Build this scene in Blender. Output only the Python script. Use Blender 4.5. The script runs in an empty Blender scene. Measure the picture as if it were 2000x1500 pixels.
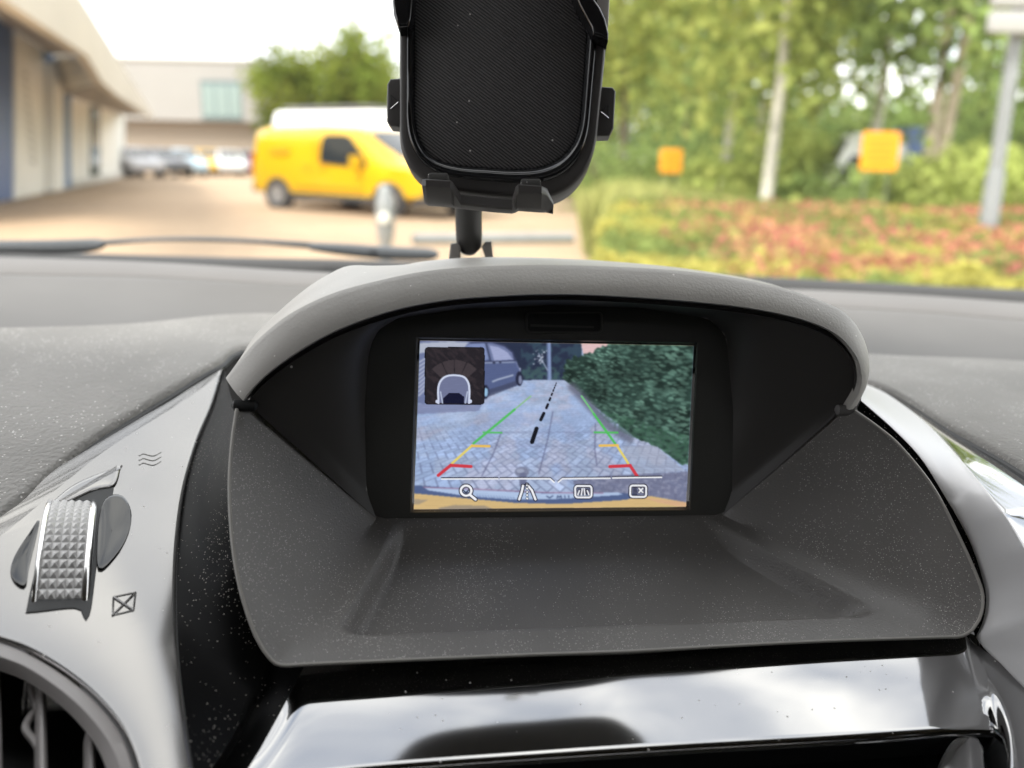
import bpy, bmesh, math, random
import numpy as np
from mathutils import Vector, Matrix

random.seed(7)
rng = np.random.default_rng(11)
sc = bpy.context.scene
COL = sc.collection

# ------------------------------------------------------------------ camera
FPX, CW, CH = 1750.0, 2000.0, 1500.0
PITCH, ROLL = math.radians(14.0), math.radians(1.2)
CAM = np.array([0.0, 0.0, 1.2])
_d = np.array([0, math.cos(PITCH), -math.sin(PITCH)])
_r0 = np.array([1.0, 0, 0]); _u0 = np.array([0, math.sin(PITCH), math.cos(PITCH)])
_r = math.cos(ROLL) * _r0 + math.sin(ROLL) * _u0
_u = -math.sin(ROLL) * _r0 + math.cos(ROLL) * _u0
cam_data = bpy.data.cameras.new('camera'); cam = bpy.data.objects.new('camera', cam_data)
COL.objects.link(cam); sc.camera = cam
cam_data.sensor_width = 36.0; cam_data.lens = FPX / CW * 36.0
cam_data.clip_start = 0.02; cam_data.clip_end = 2000
m = Matrix.Identity(4)
for i, v in enumerate((_r, _u, -_d)):
    for k in range(3): m[k][i] = v[k]
for k in range(3): m[k][3] = CAM[k]
cam.matrix_world = m
cam_data.dof.use_dof = True
cam_data.dof.focus_distance = 0.332
cam_data.dof.aperture_fstop = 7.0
cam_data.dof.aperture_blades = 7

# ------------------------------------------------------------------ light
SUN_EL, SUN_AZ = math.radians(52), math.radians(215)   # azimuth clockwise from +Y
EXPO = 1.95
world = bpy.data.worlds.new('World'); sc.world = world; world.use_nodes = True
wn, wl = world.node_tree.nodes, world.node_tree.links
wn.clear()
wo = wn.new('ShaderNodeOutputWorld')
sky = wn.new('ShaderNodeTexSky'); sky.sky_type = 'NISHITA'; sky.sun_disc = False
sky.sun_elevation = SUN_EL; sky.sun_rotation = SUN_AZ; sky.air_density = 1.2; sky.dust_density = 2.0
bgA = wn.new('ShaderNodeBackground'); bgA.inputs[1].default_value = 0.10
wl.new(sky.outputs[0], bgA.inputs[0])
bgB = wn.new('ShaderNodeBackground'); bgB.inputs[0].default_value = (1.0, 0.985, 0.96, 1); bgB.inputs[1].default_value = 0.94
tc = wn.new('ShaderNodeTexCoord'); mp = wn.new('ShaderNodeMapping'); mp.inputs['Scale'].default_value = (1.2, 1.2, 4.0)
nz = wn.new('ShaderNodeTexNoise'); nz.inputs['Scale'].default_value = 2.2; nz.inputs['Detail'].default_value = 6; nz.inputs['Roughness'].default_value = 0.6
wl.new(tc.outputs['Generated'], mp.inputs[0]); wl.new(mp.outputs[0], nz.inputs['Vector'])
rp = wn.new('ShaderNodeValToRGB'); rp.color_ramp.elements[0].position = 0.30; rp.color_ramp.elements[0].color = (0.35, 0.35, 0.35, 1)
rp.color_ramp.elements[1].position = 0.52; rp.color_ramp.elements[1].color = (1, 1, 1, 1)
wl.new(nz.outputs[0], rp.inputs[0])
nz2 = wn.new('ShaderNodeTexNoise'); nz2.inputs['Scale'].default_value = 3.6; nz2.inputs['Detail'].default_value = 7; nz2.inputs['Roughness'].default_value = 0.55
wl.new(mp.outputs[0], nz2.inputs['Vector'])
rp2 = wn.new('ShaderNodeValToRGB'); rp2.color_ramp.elements[0].position = 0.36; rp2.color_ramp.elements[0].color = (0.52, 0.54, 0.59, 1)
rp2.color_ramp.elements[1].position = 0.60; rp2.color_ramp.elements[1].color = (1.0, 0.985, 0.96, 1)
wl.new(nz2.outputs[0], rp2.inputs[0]); wl.new(rp2.outputs[0], bgB.inputs[0])
mxs = wn.new('ShaderNodeMixShader')
wl.new(rp.outputs[0], mxs.inputs[0]); wl.new(bgA.outputs[0], mxs.inputs[1]); wl.new(bgB.outputs[0], mxs.inputs[2])
wl.new(mxs.outputs[0], wo.inputs[0])
sun_d = bpy.data.lights.new('sun', 'SUN'); sun_d.energy = 1.3; sun_d.angle = math.radians(14); sun_d.color = (1, 0.96, 0.9)
sun = bpy.data.objects.new('sun', sun_d); COL.objects.link(sun)
sdir = Vector((math.sin(SUN_AZ) * math.cos(SUN_EL), math.cos(SUN_AZ) * math.cos(SUN_EL), math.sin(SUN_EL)))
sun.rotation_euler = sdir.to_track_quat('Z', 'Y').to_euler(); sun.location = (0, 0, 30)
vs = sc.view_settings
vs.view_transform = 'Standard'; vs.look = 'None'; vs.gamma = 1.0; vs.use_curve_mapping = False; vs.exposure = EXPO
sc.cycles.use_denoising = True
sc.cycles.max_bounces = 8; sc.cycles.transparent_max_bounces = 16
sc.cycles.sample_clamp_indirect = 6.0

# ------------------------------------------------------------------ projection helpers
CPSI, CKAP = math.radians(8.6), math.radians(2.0)       # the car's heading and its slight lean
_R = np.array([math.cos(CPSI), math.sin(CPSI), 0]); _F = np.array([-math.sin(CPSI), math.cos(CPSI), 0]); _Z = np.array([0, 0, 1.0])
CR = math.cos(CKAP) * _R - math.sin(CKAP) * _Z
CU = math.sin(CKAP) * _R + math.cos(CKAP) * _Z
CF = _F
CARM = np.stack([CR, CF, CU])                            # world -> car
def ray(x, y): return _d + _r * (x - 1000) / FPX + _u * (750 - y) / FPX
def rc(x, y): return CARM @ ray(x, y)
def at_b(x, y, b): v = rc(x, y); return v * b / v[1]     # on the plane a distance b ahead (car frame)
def at_c(x, y, c): v = rc(x, y); return v * c / v[2]     # on the plane at height c (car frame)
def at_pl(x, y, p0, n): v = rc(x, y); return v * (p0 @ n) / (v @ n)
def to_world(p): return CAM + np.asarray(p) @ CARM
def ground(x, y, z=0.0):
    v = ray(x, y); return CAM + v * ((z - CAM[2]) / v[2])
def far(x, y, dist):                                     # world point at a horizontal distance
    v = ray(x, y); return CAM + v * (dist / math.hypot(v[0], v[1]))
def nrm(v): v = np.asarray(v, float); return v / np.linalg.norm(v)

def cr(pts, n, closed=False):
    """Catmull-Rom through pts, resampled to n points evenly along the curve"""
    P = np.asarray(pts, float)
    if len(P) == 2:
        t = np.linspace(0, 1, n)[:, None]; return P[0] * (1 - t) + P[1] * t
    if closed: Q = np.vstack([P[-1], P, P[0], P[1]])
    else: Q = np.vstack([2 * P[0] - P[1], P, 2 * P[-1] - P[-2]])
    out = []
    for i in range(len(Q) - 3):
        a, b, c, d = Q[i:i + 4]
        for t in np.linspace(0, 1, 24, endpoint=False):
            out.append(0.5 * ((2 * b) + (-a + c) * t + (2 * a - 5 * b + 4 * c - d) * t * t + (-a + 3 * b - 3 * c + d) * t ** 3))
    if not closed: out.append(P[-1])
    else: out.append(out[0])
    out = np.array(out)
    s = np.r_[0, np.cumsum(np.linalg.norm(np.diff(out, axis=0), axis=1))]
    tt = np.linspace(0, s[-1], n, endpoint=not closed)
    return np.stack([np.interp(tt, s, out[:, k]) for k in range(P.shape[1])], 1)
def lin(pts, n):
    P = np.asarray(pts, float); s = np.r_[0, np.cumsum(np.linalg.norm(np.diff(P, axis=0), axis=1))]
    tt = np.linspace(0, s[-1], n); return np.stack([np.interp(tt, s, P[:, k]) for k in range(P.shape[1])], 1)
def sm(a, b, x):
    t = np.clip((np.asarray(x, float) - a) / (b - a), 0, 1); return t * t * (3 - 2 * t)

# ------------------------------------------------------------------ mesh collector
class MB:
    def __init__(s): s.v = []; s.f = []
    def add(s, V, Fc):
        o = len(s.v); s.v += [tuple(map(float, p)) for p in V]; s.f += [tuple(i + o for i in q) for q in Fc]; return s
    def loft(s, rows, closed=False, flip=False):
        n = len(rows[0]); V = [p for r in rows for p in r]; Fc = []
        for i in range(len(rows) - 1):
            for j in range(n if closed else n - 1):
                k = (j + 1) % n; q = (i * n + j, i * n + k, (i + 1) * n + k, (i + 1) * n + j)
                Fc.append(q[::-1] if flip else q)
        return s.add(V, Fc)
    def box(s, c, size, ax=None):
        ax = np.eye(3) if ax is None else np.asarray(ax); c = np.asarray(c, float); h = np.asarray(size, float) / 2
        V = [c + ax[0] * h[0] * i + ax[1] * h[1] * j + ax[2] * h[2] * k for i in (-1, 1) for j in (-1, 1) for k in (-1, 1)]
        return s.add(V, [(0, 1, 3, 2), (4, 6, 7, 5), (0, 4, 5, 1), (2, 3, 7, 6), (0, 2, 6, 4), (1, 5, 7, 3)])
    def tube(s, path, rad, n=10, cap=True, up=None):
        P = np.asarray(path, float); m = len(P); rad = np.broadcast_to(np.asarray(rad, float), (m,))
        T = np.gradient(P, axis=0); rows = []
        ref = np.array([0, 0, 1.0]) if up is None else np.asarray(up, float)
        for i in range(m):
            t = nrm(T[i]); a = ref - t * (ref @ t)
            if np.linalg.norm(a) < 1e-3: a = np.array([1.0, 0, 0]) - t * t[0]
            a = nrm(a); b = np.cross(t, a)
            rows.append([P[i] + rad[i] * (math.cos(q) * a + math.sin(q) * b) for q in np.linspace(0, 2 * math.pi, n, endpoint=False)])
        s.loft(rows, closed=True)
        if cap:
            o = len(s.v); s.v += [tuple(P[0]), tuple(P[-1])]; b0 = o - m * n
            for j in range(n):
                k = (j + 1) % n; s.f.append((o, b0 + k, b0 + j)); s.f.append((o + 1, b0 + (m - 1) * n + j, b0 + (m - 1) * n + k))
        return s
    def lathe(s, prof, c, ax, n=32):
        """prof: (radius, height along axis)"""
        ax = nrm(ax); a = np.cross(ax, [0, 0, 1.0]); a = nrm(a if np.linalg.norm(a) > 1e-3 else np.cross(ax, [1.0, 0, 0])); b = np.cross(ax, a); c = np.asarray(c, float)
        return s.loft([[c + ax * h + r * (math.cos(q) * a + math.sin(q) * b) for q in np.linspace(0, 2 * math.pi, n, endpoint=False)] for r, h in prof], closed=True)
    def prism(s, poly, top, bot, bev=0.0):
        """poly: 2D outline; top(x,y)/bot(x,y) map it to 3D; the top edge is chamfered by bev (in outline units)"""
        P = np.asarray(poly, float); n = len(P)
        ar = 0.5 * np.sum(P[:, 0] * np.roll(P[:, 1], -1) - np.roll(P[:, 0], -1) * P[:, 1])
        if ar < 0: P = P[::-1]
        e1 = P - np.roll(P, 1, 0); e2 = np.roll(P, -1, 0) - P
        e1 /= np.linalg.norm(e1, axis=1)[:, None] + 1e-12; e2 /= np.linalg.norm(e2, axis=1)[:, None] + 1e-12
        nn = np.stack([-(e1 + e2)[:, 1], (e1 + e2)[:, 0]], 1); nn /= np.linalg.norm(nn, axis=1)[:, None] + 1e-12
        rows = [[bot(*p) for p in P]]
        if bev > 0:
            for a in (0, 30, 60, 90):
                ins = bev * (1 - math.cos(math.radians(a))); dn = bev * (1 - math.sin(math.radians(a)))
                rows.append([top(*(p + q * ins), -dn) for p, q in zip(P, nn)])
        else: rows.append([top(*p, 0) for p in P])
        s.loft(rows, closed=True)
        o = len(s.v); s.f.append(tuple(range(o - n, o)))
        return s
    def build(s, name, mat, parent=None, org=None, smooth=True, angle=40, location=None):
        me = bpy.data.meshes.new(name)
        V = np.asarray(s.v, float)
        if org is not None: V = V - np.asarray(org)
        me.from_pydata([tuple(p) for p in V], [], s.f); me.validate()
        bm = bmesh.new(); bm.from_mesh(me)
        bmesh.ops.recalc_face_normals(bm, faces=bm.faces[:])
        big = [f for f in bm.faces if len(f.verts) > 4]
        if big: bmesh.ops.triangulate(bm, faces=big)
        bm.to_mesh(me); bm.free()
        if smooth:
            me.polygons.foreach_set('use_smooth', [True] * len(me.polygons))
            me.set_sharp_from_angle(angle=math.radians(angle))
        me.materials.append(mat)
        o = bpy.data.objects.new(name, me); COL.objects.link(o)
        if parent is not None: o.parent = parent
        if location is not None: o.location = location
        return o

def tag(o, label=None, cat=None, group=None, kind=None):
    for k, v in (('label', label), ('category', cat), ('group', group), ('kind', kind)):
        if v: o[k] = v
    return o
def empty(name, loc=(0, 0, 0), rotz=0.0):
    o = bpy.data.objects.new(name, None); COL.objects.link(o); o.location = tuple(map(float, loc)); o.rotation_euler = (0, 0, rotz)
    o.empty_display_size = 0.1; return o
def copy_tree(o, parent=None):
    c = o.copy(); COL.objects.link(c); c.parent = parent
    for ch in list(o.children): copy_tree(ch, c)
    return c

# ------------------------------------------------------------------ materials
MATS = {}
def nodes(mt): return mt.node_tree.nodes, mt.node_tree.links
def mat(name, col, rough=0.5, metal=0.0, spec=0.5, var=0.0, vscale=8.0, bump=0.0, bscale=200.0, coat=0.0, dust=0.0, dscale=900.0,
        dcol=(0.62, 0.60, 0.56), dthr=0.16, bdist=0.001, smudge=0.0, alpha=None):
    if name in MATS: return MATS[name]
    mt = bpy.data.materials.new(name); mt.use_nodes = True; N, L = nodes(mt)
    b = N['Principled BSDF']
    b.inputs['Base Color'].default_value = (*col, 1); b.inputs['Roughness'].default_value = rough
    b.inputs['Metallic'].default_value = metal; b.inputs['Specular IOR Level'].default_value = spec
    b.inputs['Coat Weight'].default_value = coat; b.inputs['Coat Roughness'].default_value = 0.05
    tcn = N.new('ShaderNodeTexCoord'); cur = None
    if var > 0:
        n = N.new('ShaderNodeTexNoise'); n.inputs['Scale'].default_value = vscale; n.inputs['Detail'].default_value = 6
        L.new(tcn.outputs['Object'], n.inputs['Vector'])
        r = N.new('ShaderNodeMapRange'); r.inputs['From Min'].default_value = 0.3; r.inputs['From Max'].default_value = 0.7
        r.inputs['To Min'].default_value = 1 - var; r.inputs['To Max'].default_value = 1 + var
        L.new(n.outputs[0], r.inputs[0])
        x = N.new('ShaderNodeVectorMath'); x.operation = 'SCALE'; x.inputs[0].default_value = col
        L.new(r.outputs[0], x.inputs['Scale']); cur = x.outputs[0]
    if dust > 0:
        v = N.new('ShaderNodeTexVoronoi'); v.inputs['Scale'].default_value = dscale
        L.new(tcn.outputs['Object'], v.inputs['Vector'])
        sp = N.new('ShaderNodeSeparateColor'); L.new(v.outputs['Color'], sp.inputs[0])
        th = N.new('ShaderNodeMath'); th.operation = 'MULTIPLY'; th.inputs[1].default_value = dthr * 1.6; L.new(sp.outputs[0], th.inputs[0])
        lt = N.new('ShaderNodeMath'); lt.operation = 'LESS_THAN'; L.new(v.outputs['Distance'], lt.inputs[0]); L.new(th.outputs[0], lt.inputs[1])
        pn = N.new('ShaderNodeTexNoise'); pn.inputs['Scale'].default_value = 28.0; pn.inputs['Detail'].default_value = 5; L.new(tcn.outputs['Object'], pn.inputs['Vector'])
        pr = N.new('ShaderNodeMapRange'); pr.inputs['From Min'].default_value = 0.42; pr.inputs['From Max'].default_value = 0.60; L.new(pn.outputs[0], pr.inputs[0])
        gt = N.new('ShaderNodeMath'); gt.operation = 'LESS_THAN'; L.new(sp.outputs[1], gt.inputs[0])
        pd = N.new('ShaderNodeMath'); pd.operation = 'MULTIPLY_ADD'; pd.inputs[1].default_value = dust * 0.85; pd.inputs[2].default_value = dust * 0.12; L.new(pr.outputs[0], pd.inputs[0])
        L.new(pd.outputs[0], gt.inputs[1])
        mu = N.new('ShaderNodeMath'); mu.operation = 'MULTIPLY'; L.new(lt.outputs[0], mu.inputs[0]); L.new(gt.outputs[0], mu.inputs[1])
        mx = N.new('ShaderNodeMix'); mx.data_type = 'RGBA'; L.new(mu.outputs[0], mx.inputs[0])
        if cur is not None: L.new(cur, mx.inputs[6])
        else: mx.inputs[6].default_value = (*col, 1)
        mx.inputs[7].default_value = (*dcol, 1); cur = mx.outputs[2]
        mr = N.new('ShaderNodeMix'); mr.data_type = 'FLOAT'; L.new(mu.outputs[0], mr.inputs[0]); mr.inputs[2].default_value = rough; mr.inputs[3].default_value = 0.9
        L.new(mr.outputs[0], b.inputs['Roughness'])
        if metal > 0:
            mm = N.new('ShaderNodeMix'); mm.data_type = 'FLOAT'; L.new(mu.outputs[0], mm.inputs[0]); mm.inputs[2].default_value = metal; mm.inputs[3].default_value = 0.0
            L.new(mm.outputs[0], b.inputs['Metallic'])
    if cur is not None: L.new(cur, b.inputs['Base Color'])
    if bump > 0:
        n = N.new('ShaderNodeTexNoise'); n.inputs['Scale'].default_value = bscale; n.inputs['Detail'].default_value = 3
        L.new(tcn.outputs['Object'], n.inputs['Vector'])
        bp = N.new('ShaderNodeBump'); bp.inputs['Strength'].default_value = bump; bp.inputs['Distance'].default_value = bdist
        L.new(n.outputs[0], bp.inputs['Height']); L.new(bp.outputs[0], b.inputs['Normal'])
    MATS[name] = mt; return mt

M_DASH = mat('dash_plastic', (0.235, 0.226, 0.212), 0.75, spec=0.15, var=0.12, vscale=14, bump=0.9, bscale=430, bdist=0.0012, dust=0.75, dscale=640, dcol=(0.55, 0.53, 0.5), dthr=0.2)
M_STRIP = mat('dash_strip_plastic', (0.165, 0.158, 0.152), 0.75, spec=0.15, var=0.05)
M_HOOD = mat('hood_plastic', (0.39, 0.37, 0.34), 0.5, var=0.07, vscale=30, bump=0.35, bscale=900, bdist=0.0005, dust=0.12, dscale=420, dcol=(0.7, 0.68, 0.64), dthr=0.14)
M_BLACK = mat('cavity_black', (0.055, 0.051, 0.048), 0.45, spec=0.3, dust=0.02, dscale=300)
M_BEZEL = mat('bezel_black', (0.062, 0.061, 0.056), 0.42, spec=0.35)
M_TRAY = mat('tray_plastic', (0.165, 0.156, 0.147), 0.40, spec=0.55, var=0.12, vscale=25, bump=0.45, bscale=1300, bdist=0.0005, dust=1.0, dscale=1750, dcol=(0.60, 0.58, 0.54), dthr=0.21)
M_PIANO = mat('piano_black', (0.006, 0.006, 0.006), 0.35, spec=0.04, dust=0.8, dscale=1300, dcol=(0.36, 0.33, 0.3), dthr=0.19)
M_SATIN = mat('satin_trim', (0.255, 0.248, 0.24), 0.16, metal=0.8, var=0.05, vscale=18, bump=0.02, bscale=12, bdist=0.004, dust=0.25, dscale=520, dcol=(0.5, 0.48, 0.45), dthr=0.13)
M_GLOSS = mat('gloss_trim', (0.31, 0.307, 0.305), 0.06, metal=1.0, bump=0.012, bscale=14, bdist=0.004, dust=0.22, dscale=520, dcol=(0.5, 0.48, 0.45), dthr=0.12)
M_CHROME = mat('satin_chrome', (0.75, 0.74, 0.73), 0.16, metal=1.0)
M_KNURL = mat('knurled_grey', (0.42, 0.41, 0.40), 0.4, metal=0.35)
M_VENT = mat('vent_frame_grey', (0.27, 0.25, 0.24), 0.5, metal=0.1, var=0.06, vscale=60, dust=0.1, dscale=500)
M_FLATBLK = mat('flat_black', (0.008, 0.008, 0.008), 0.6)
M_HBODY = mat('holder_plastic', (0.042, 0.038, 0.036), 0.42, spec=0.5, dust=0.05, dscale=330, dcol=(0.6, 0.58, 0.55), dthr=0.14)
M_HGLOSS = mat('holder_gloss', (0.010, 0.010, 0.011), 0.12, spec=0.6)
M_HGREY = mat('holder_grey', (0.42, 0.40, 0.37), 0.45)
M_HRUB = mat('holder_rubber', (0.05, 0.048, 0.045), 0.8, dust=0.8, dscale=900, dcol=(0.35, 0.34, 0.32))
M_WIPER = mat('wiper_rubber', (0.05, 0.055, 0.06), 0.5, var=0.1)

# ------------------------------------------------------------------ structure: ground
def ground_material():
    mt = bpy.data.materials.new('clay_paver_ground'); mt.use_nodes = True; N, L = nodes(mt); b = N['Principled BSDF']
    t = N.new('ShaderNodeTexCoord')
    br = N.new('ShaderNodeTexBrick'); br.inputs['Scale'].default_value = 1.0
    br.inputs['Color1'].default_value = (0.42, 0.30, 0.19, 1); br.inputs['Color2'].default_value = (0.36, 0.255, 0.16, 1); br.inputs['Mortar'].default_value = (0.28, 0.19, 0.115, 1)
    br.inputs['Mortar Size'].default_value = 0.006; br.inputs['Brick Width'].default_value = 0.21; br.inputs['Row Height'].default_value = 0.105
    L.new(t.outputs['Object'], br.inputs['Vector'])
    n = N.new('ShaderNodeTexNoise'); n.inputs['Scale'].default_value = 0.25; n.inputs['Detail'].default_value = 7; L.new(t.outputs['Object'], n.inputs['Vector'])
    r = N.new('ShaderNodeMapRange'); r.inputs['From Min'].default_value = 0.3; r.inputs['From Max'].default_value = 0.7; r.inputs['To Min'].default_value = 0.82; r.inputs['To Max'].default_value = 1.15
    L.new(n.outputs[0], r.inputs[0])
    x = N.new('ShaderNodeVectorMath'); x.operation = 'SCALE'; L.new(br.outputs[0], x.inputs[0]); L.new(r.outputs[0], x.inputs['Scale'])
    L.new(x.outputs[0], b.inputs['Base Color']); b.inputs['Roughness'].default_value = 0.85
    return mt
g = MB().add([(-600, -400, 0), (600, -400, 0), (600, 900, 0), (-600, 900, 0)], [(0, 1, 2, 3)]).build('ground', ground_material(), smooth=False)
tag(g, kind='structure')
# the planted verge to the right of the yard
vp = [(-1.0, 3.0), (0.9, 7.8), (2.2, 16), (5.0, 30), (4, 60), (-6, 90), (-6, 300), (400, 300), (400, 1.5), (0.0, 1.5)]
M_SOIL = mat('verge_grass', (0.27, 0.30, 0.09), 0.9, var=0.35, vscale=0.9)
g = MB().add([(x, y, 0.006) for x, y in vp], [tuple(range(len(vp)))]).build('verge', M_SOIL, smooth=False); tag(g, kind='structure')

# ------------------------------------------------------------------ the dashboard
ORG = np.array([0.07, 0.31, -0.20])
dash = empty('car_dashboard', to_world(ORG))
dash.rotation_euler = Matrix([[CR[0], CF[0], CU[0]], [CR[1], CF[1], CU[1]], [CR[2], CF[2], CU[2]]]).to_euler()
tag(dash, 'dusty grey car dashboard with hooded reversing screen and gloss black console', 'dashboard')
def part(mb, name, mt, parent=None, **k): return mb.build(name, mt, parent or dash, org=ORG, **k)

NS = 220
near_px = cr([(-1300, 1600), (-520, 1340), (-300, 1228), (0, 1005), (95, 922), (195, 845), (325, 765), (432, 702), (520, 672), (1000, 690), (1560, 720), (1692, 742), (1760, 768), (1860, 830), (2000, 908), (2200, 1040), (2500, 1230), (3300, 1640)], NS)
crease_px = cr([(-1500, 668), (-700, 652), (0, 640), (250, 632), (530, 612), (1000, 640), (1690, 690), (2000, 705), (2700, 760), (3300, 812)], NS)
groove_px = cr([(-1500, 500), (-700, 520), (0, 535), (300, 541), (640, 560), (1000, 570), (1690, 602), (2000, 625), (2700, 680), (3300, 730)], NS)
edge_px = cr([(-1500, 458), (-700, 482), (0, 502), (300, 512), (640, 532), (1000, 545), (1650, 569), (2000, 591), (2700, 645), (3300, 695)], NS)
near = np.array([at_c(x, y, -float(np.interp(x, [-1300, 0, 432, 600], [0.136, 0.1265, 0.1030, 0.1030]))) for x, y in near_px])
crease = np.array([at_c(x, y, -0.1020) for x, y in crease_px])
groove = np.array([at_c(x, y, -0.0880) for x, y in groove_px])
edge = np.array([at_c(x, y, -0.0830) for x, y in edge_px])
def mixr(a, b, t): return a * (1 - t) + b * t
dz = lambda z: np.array([0, 0, z])
dirn = crease - near; dirn /= np.linalg.norm(dirn, axis=1)[:, None]
rows = [near + dirn * 0.05 + dz(-0.016), near + dirn * 0.002 + dz(-0.0065), near + dz(-0.0045), near + dirn * 0.0008 + dz(-0.003), near + dirn * 0.0025 + dz(-0.0008), near + dirn * 0.006]
near2 = rows[-1]
for t in (0.15, 0.3, 0.5, 0.7, 0.85, 0.94): rows.append(mixr(near2, crease, t))
rows.append(crease)
upper = [crease]
for t in (0.06, 0.14, 0.3, 0.5, 0.7, 0.88, 0.96): upper.append(mixr(crease, groove, t) + dz(-0.0012 * math.sin(math.pi * t)))
upper += [groove + dz(-0.0006), groove + np.array([0, 0.003, -0.004]), groove + np.array([0, 0.004, -0.02])]
part(MB().loft(rows), 'dash_top', M_DASH, angle=60)
part(MB().loft(upper), 'dash_upper', mat('dash_upper_plastic', (0.140, 0.135, 0.129), 0.7, spec=0.2, var=0.06, vscale=12, bump=0.2, bscale=400, bdist=0.0005), angle=60)
g2 = groove + np.array([0, 0.010, 0.0])
rows = [g2 + np.array([0, -0.002, -0.02]), g2 + np.array([0, -0.002, -0.0018]), g2 + dz(0.0), mixr(g2, edge, 0.5) + dz(0.0006), edge, edge + np.array([0, 0.004, -0.002]), edge + np.array([0, 0.006, -0.03])]
part(MB().loft(rows), 'windscreen_edge_strip', M_STRIP, angle=60)
part(MB().tube(near + dz(-0.005) + dirn * 0.0004, 0.0021, n=8), 'dash_gap_shade', M_FLATBLK)  # black strip painting in the shade of the gap between pad and trim
# hidden carcass that closes the void under the pad
mb = MB(); mb.box((0.07, 0.52, -0.36), (1.9, 1.5, 0.02)); mb.box((0.07, 1.22, -0.26), (1.9, 0.02, 0.24))
part(mb, 'dash_carcass', M_FLATBLK, smooth=False)

# ---- display hood
NH = 121
B0 = 0.309
lip_px = cr([(477, 784), (498, 757), (530, 727), (590, 685), (660, 647), (760, 611), (870, 589), (1000, 579), (1075, 577), (1150, 578), (1300, 587), (1450, 602), (1560, 624), (1628, 652), (1666, 690), (1680, 727), (1677, 762), (1656, 800)], NH)
out_px = cr([(441, 738), (466, 706), (505, 662), (565, 614), (640, 577), (720, 553), (830, 530), (950, 520), (1075, 518), (1200, 521), (1350, 531), (1500, 555), (1600, 586), (1652, 613), (1683, 655), (1697, 705), (1693, 748), (1672, 792)], NH)
top_px = cr([(462, 714), (498, 655), (545, 608), (600, 562), (645, 534), (682, 519), (735, 519), (790, 517), (830, 510), (920, 503), (1050, 503), (1200, 511), (1350, 526), (1500, 553), (1580, 590), (1630, 640), (1645, 690), (1640, 740)], NH)
lip = np.array([at_b(x, y, B0) for x, y in lip_px])
outc = np.array([at_b(x, y, B0 + 0.008) for x, y in out_px])
topb = np.array([at_b(x, y, B0 + 0.075) for x, y in top_px])
low = topb + np.array([0, 0.13, 0]); low[:, 2] = np.minimum(topb[:, 2] - 0.028, -0.104)
rows = [lip + np.array([0, 0.006, 0.0006]), lip + np.array([0, 0.0012, 0]), mixr(lip, outc, 0.05) + np.array([0, -0.0006, 0])]
for t in (0.18, 0.35, 0.55, 0.75, 0.88): rows.append(mixr(lip, outc, t) + np.array([0, -0.0018 * math.sin(math.pi * t) ** 0.7, 0]))
rows += [mixr(outc, topb, 0.0) + np.array([0, -0.0004, 0]), mixr(outc, topb, 0.03), mixr(outc, topb, 0.12)]
for t in (0.3, 0.5, 0.7, 0.9, 1.0): rows.append(mixr(outc, topb, t))
rows += [mixr(topb, low, 0.06) + dz(0.0006), mixr(topb, low, 0.3) + dz(-0.004), low]
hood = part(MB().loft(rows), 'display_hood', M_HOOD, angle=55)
# small rubber pivots where the hood meets the tray
for px, py in ((478, 792), (1652, 801)):
    c = at_b(px, py, B0 + 0.003)
    part(MB().tube([c + np.array([-0.0045, 0, 0]), c + np.array([-0.0035, 0, 0]), c + np.array([0.0035, 0, 0]), c + np.array([0.0045, 0, 0])], [0.0006, 0.0021, 0.0021, 0.0006], n=14), 'hood_pivot', M_STRIP if px > 1000 else M_FLATBLK, parent=hood)

# ---- screen plane and cavity
TAU = math.radians(12)
SN = np.array([0, -math.cos(TAU), math.sin(TAU)])
SP = rc(1085, 831) * 0.353
def on_s(x, y, off=0.0): return at_pl(x, y, SP + SN * off, SN)
bez_px = lin([(735, 1013), (716, 960), (712, 800), (722, 660), (760, 625), (900, 604), (1075, 597), (1250, 601), (1385, 622), (1418, 655), (1432, 800), (1430, 960), (1412, 1006)], NH)
bez = np.array([on_s(x, y) for x, y in bez_px])
li = np.array([at_b(x, y, B0 + 0.003) for x, y in cr([(482, 787), (503, 762), (535, 733), (594, 692), (664, 655), (763, 620), (872, 598), (1000, 588), (1075, 586), (1150, 587), (1300, 596), (1450, 611), (1556, 632), (1622, 659), (1658, 694), (1671, 728), (1668, 760), (1650, 797)], NH)])
rows = [lip + np.array([0, 0.006, 0.0006]), mixr(lip, li, 0.75) + np.array([0, 0.0035, 0]), li + np.array([0, -0.0004, 0]), li + np.array([0, 0.0012, -0.0003])]
for t in (0.1, 0.3, 0.6, 0.85, 0.97, 1.0): rows.append(mixr(li, bez, t))
cav = part(MB().loft(rows), 'display_cavity', M_BLACK, angle=35)
# bezel plate with the screen opening
NB = 160
scr_px = [(820, 665), (1355, 675), (1340, 990), (808, 995)]
op = np.array([(816, 661), (1360, 671), (1345, 994), (804, 999)], float)
def by_angle(poly, angs, c):
    out = []
    P = np.asarray(poly, float); Q = np.roll(P, -1, 0)
    for a in angs:
        dv = np.array([math.cos(a), math.sin(a)]); best = None
        for p, q in zip(P, Q):
            e = q - p; M2 = np.array([[dv[0], -e[0]], [dv[1], -e[1]]])
            if abs(np.linalg.det(M2)) < 1e-9: continue
            t, s = np.linalg.solve(M2, p - c)
            if t > 0 and -1e-6 <= s <= 1 + 1e-6 and (best is None or t > best): best = t
        out.append(c + dv * best)
    return np.array(out)
c0 = np.array([1080.0, 830.0])
angs = list(np.linspace(-math.pi, math.pi, NB, endpoint=False)) + [math.atan2(*(q - c0)[::-1]) for q in op]
angs = sorted(angs)
outb = by_angle(bez_px, angs, c0); inb = by_angle(op, angs, c0)
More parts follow.
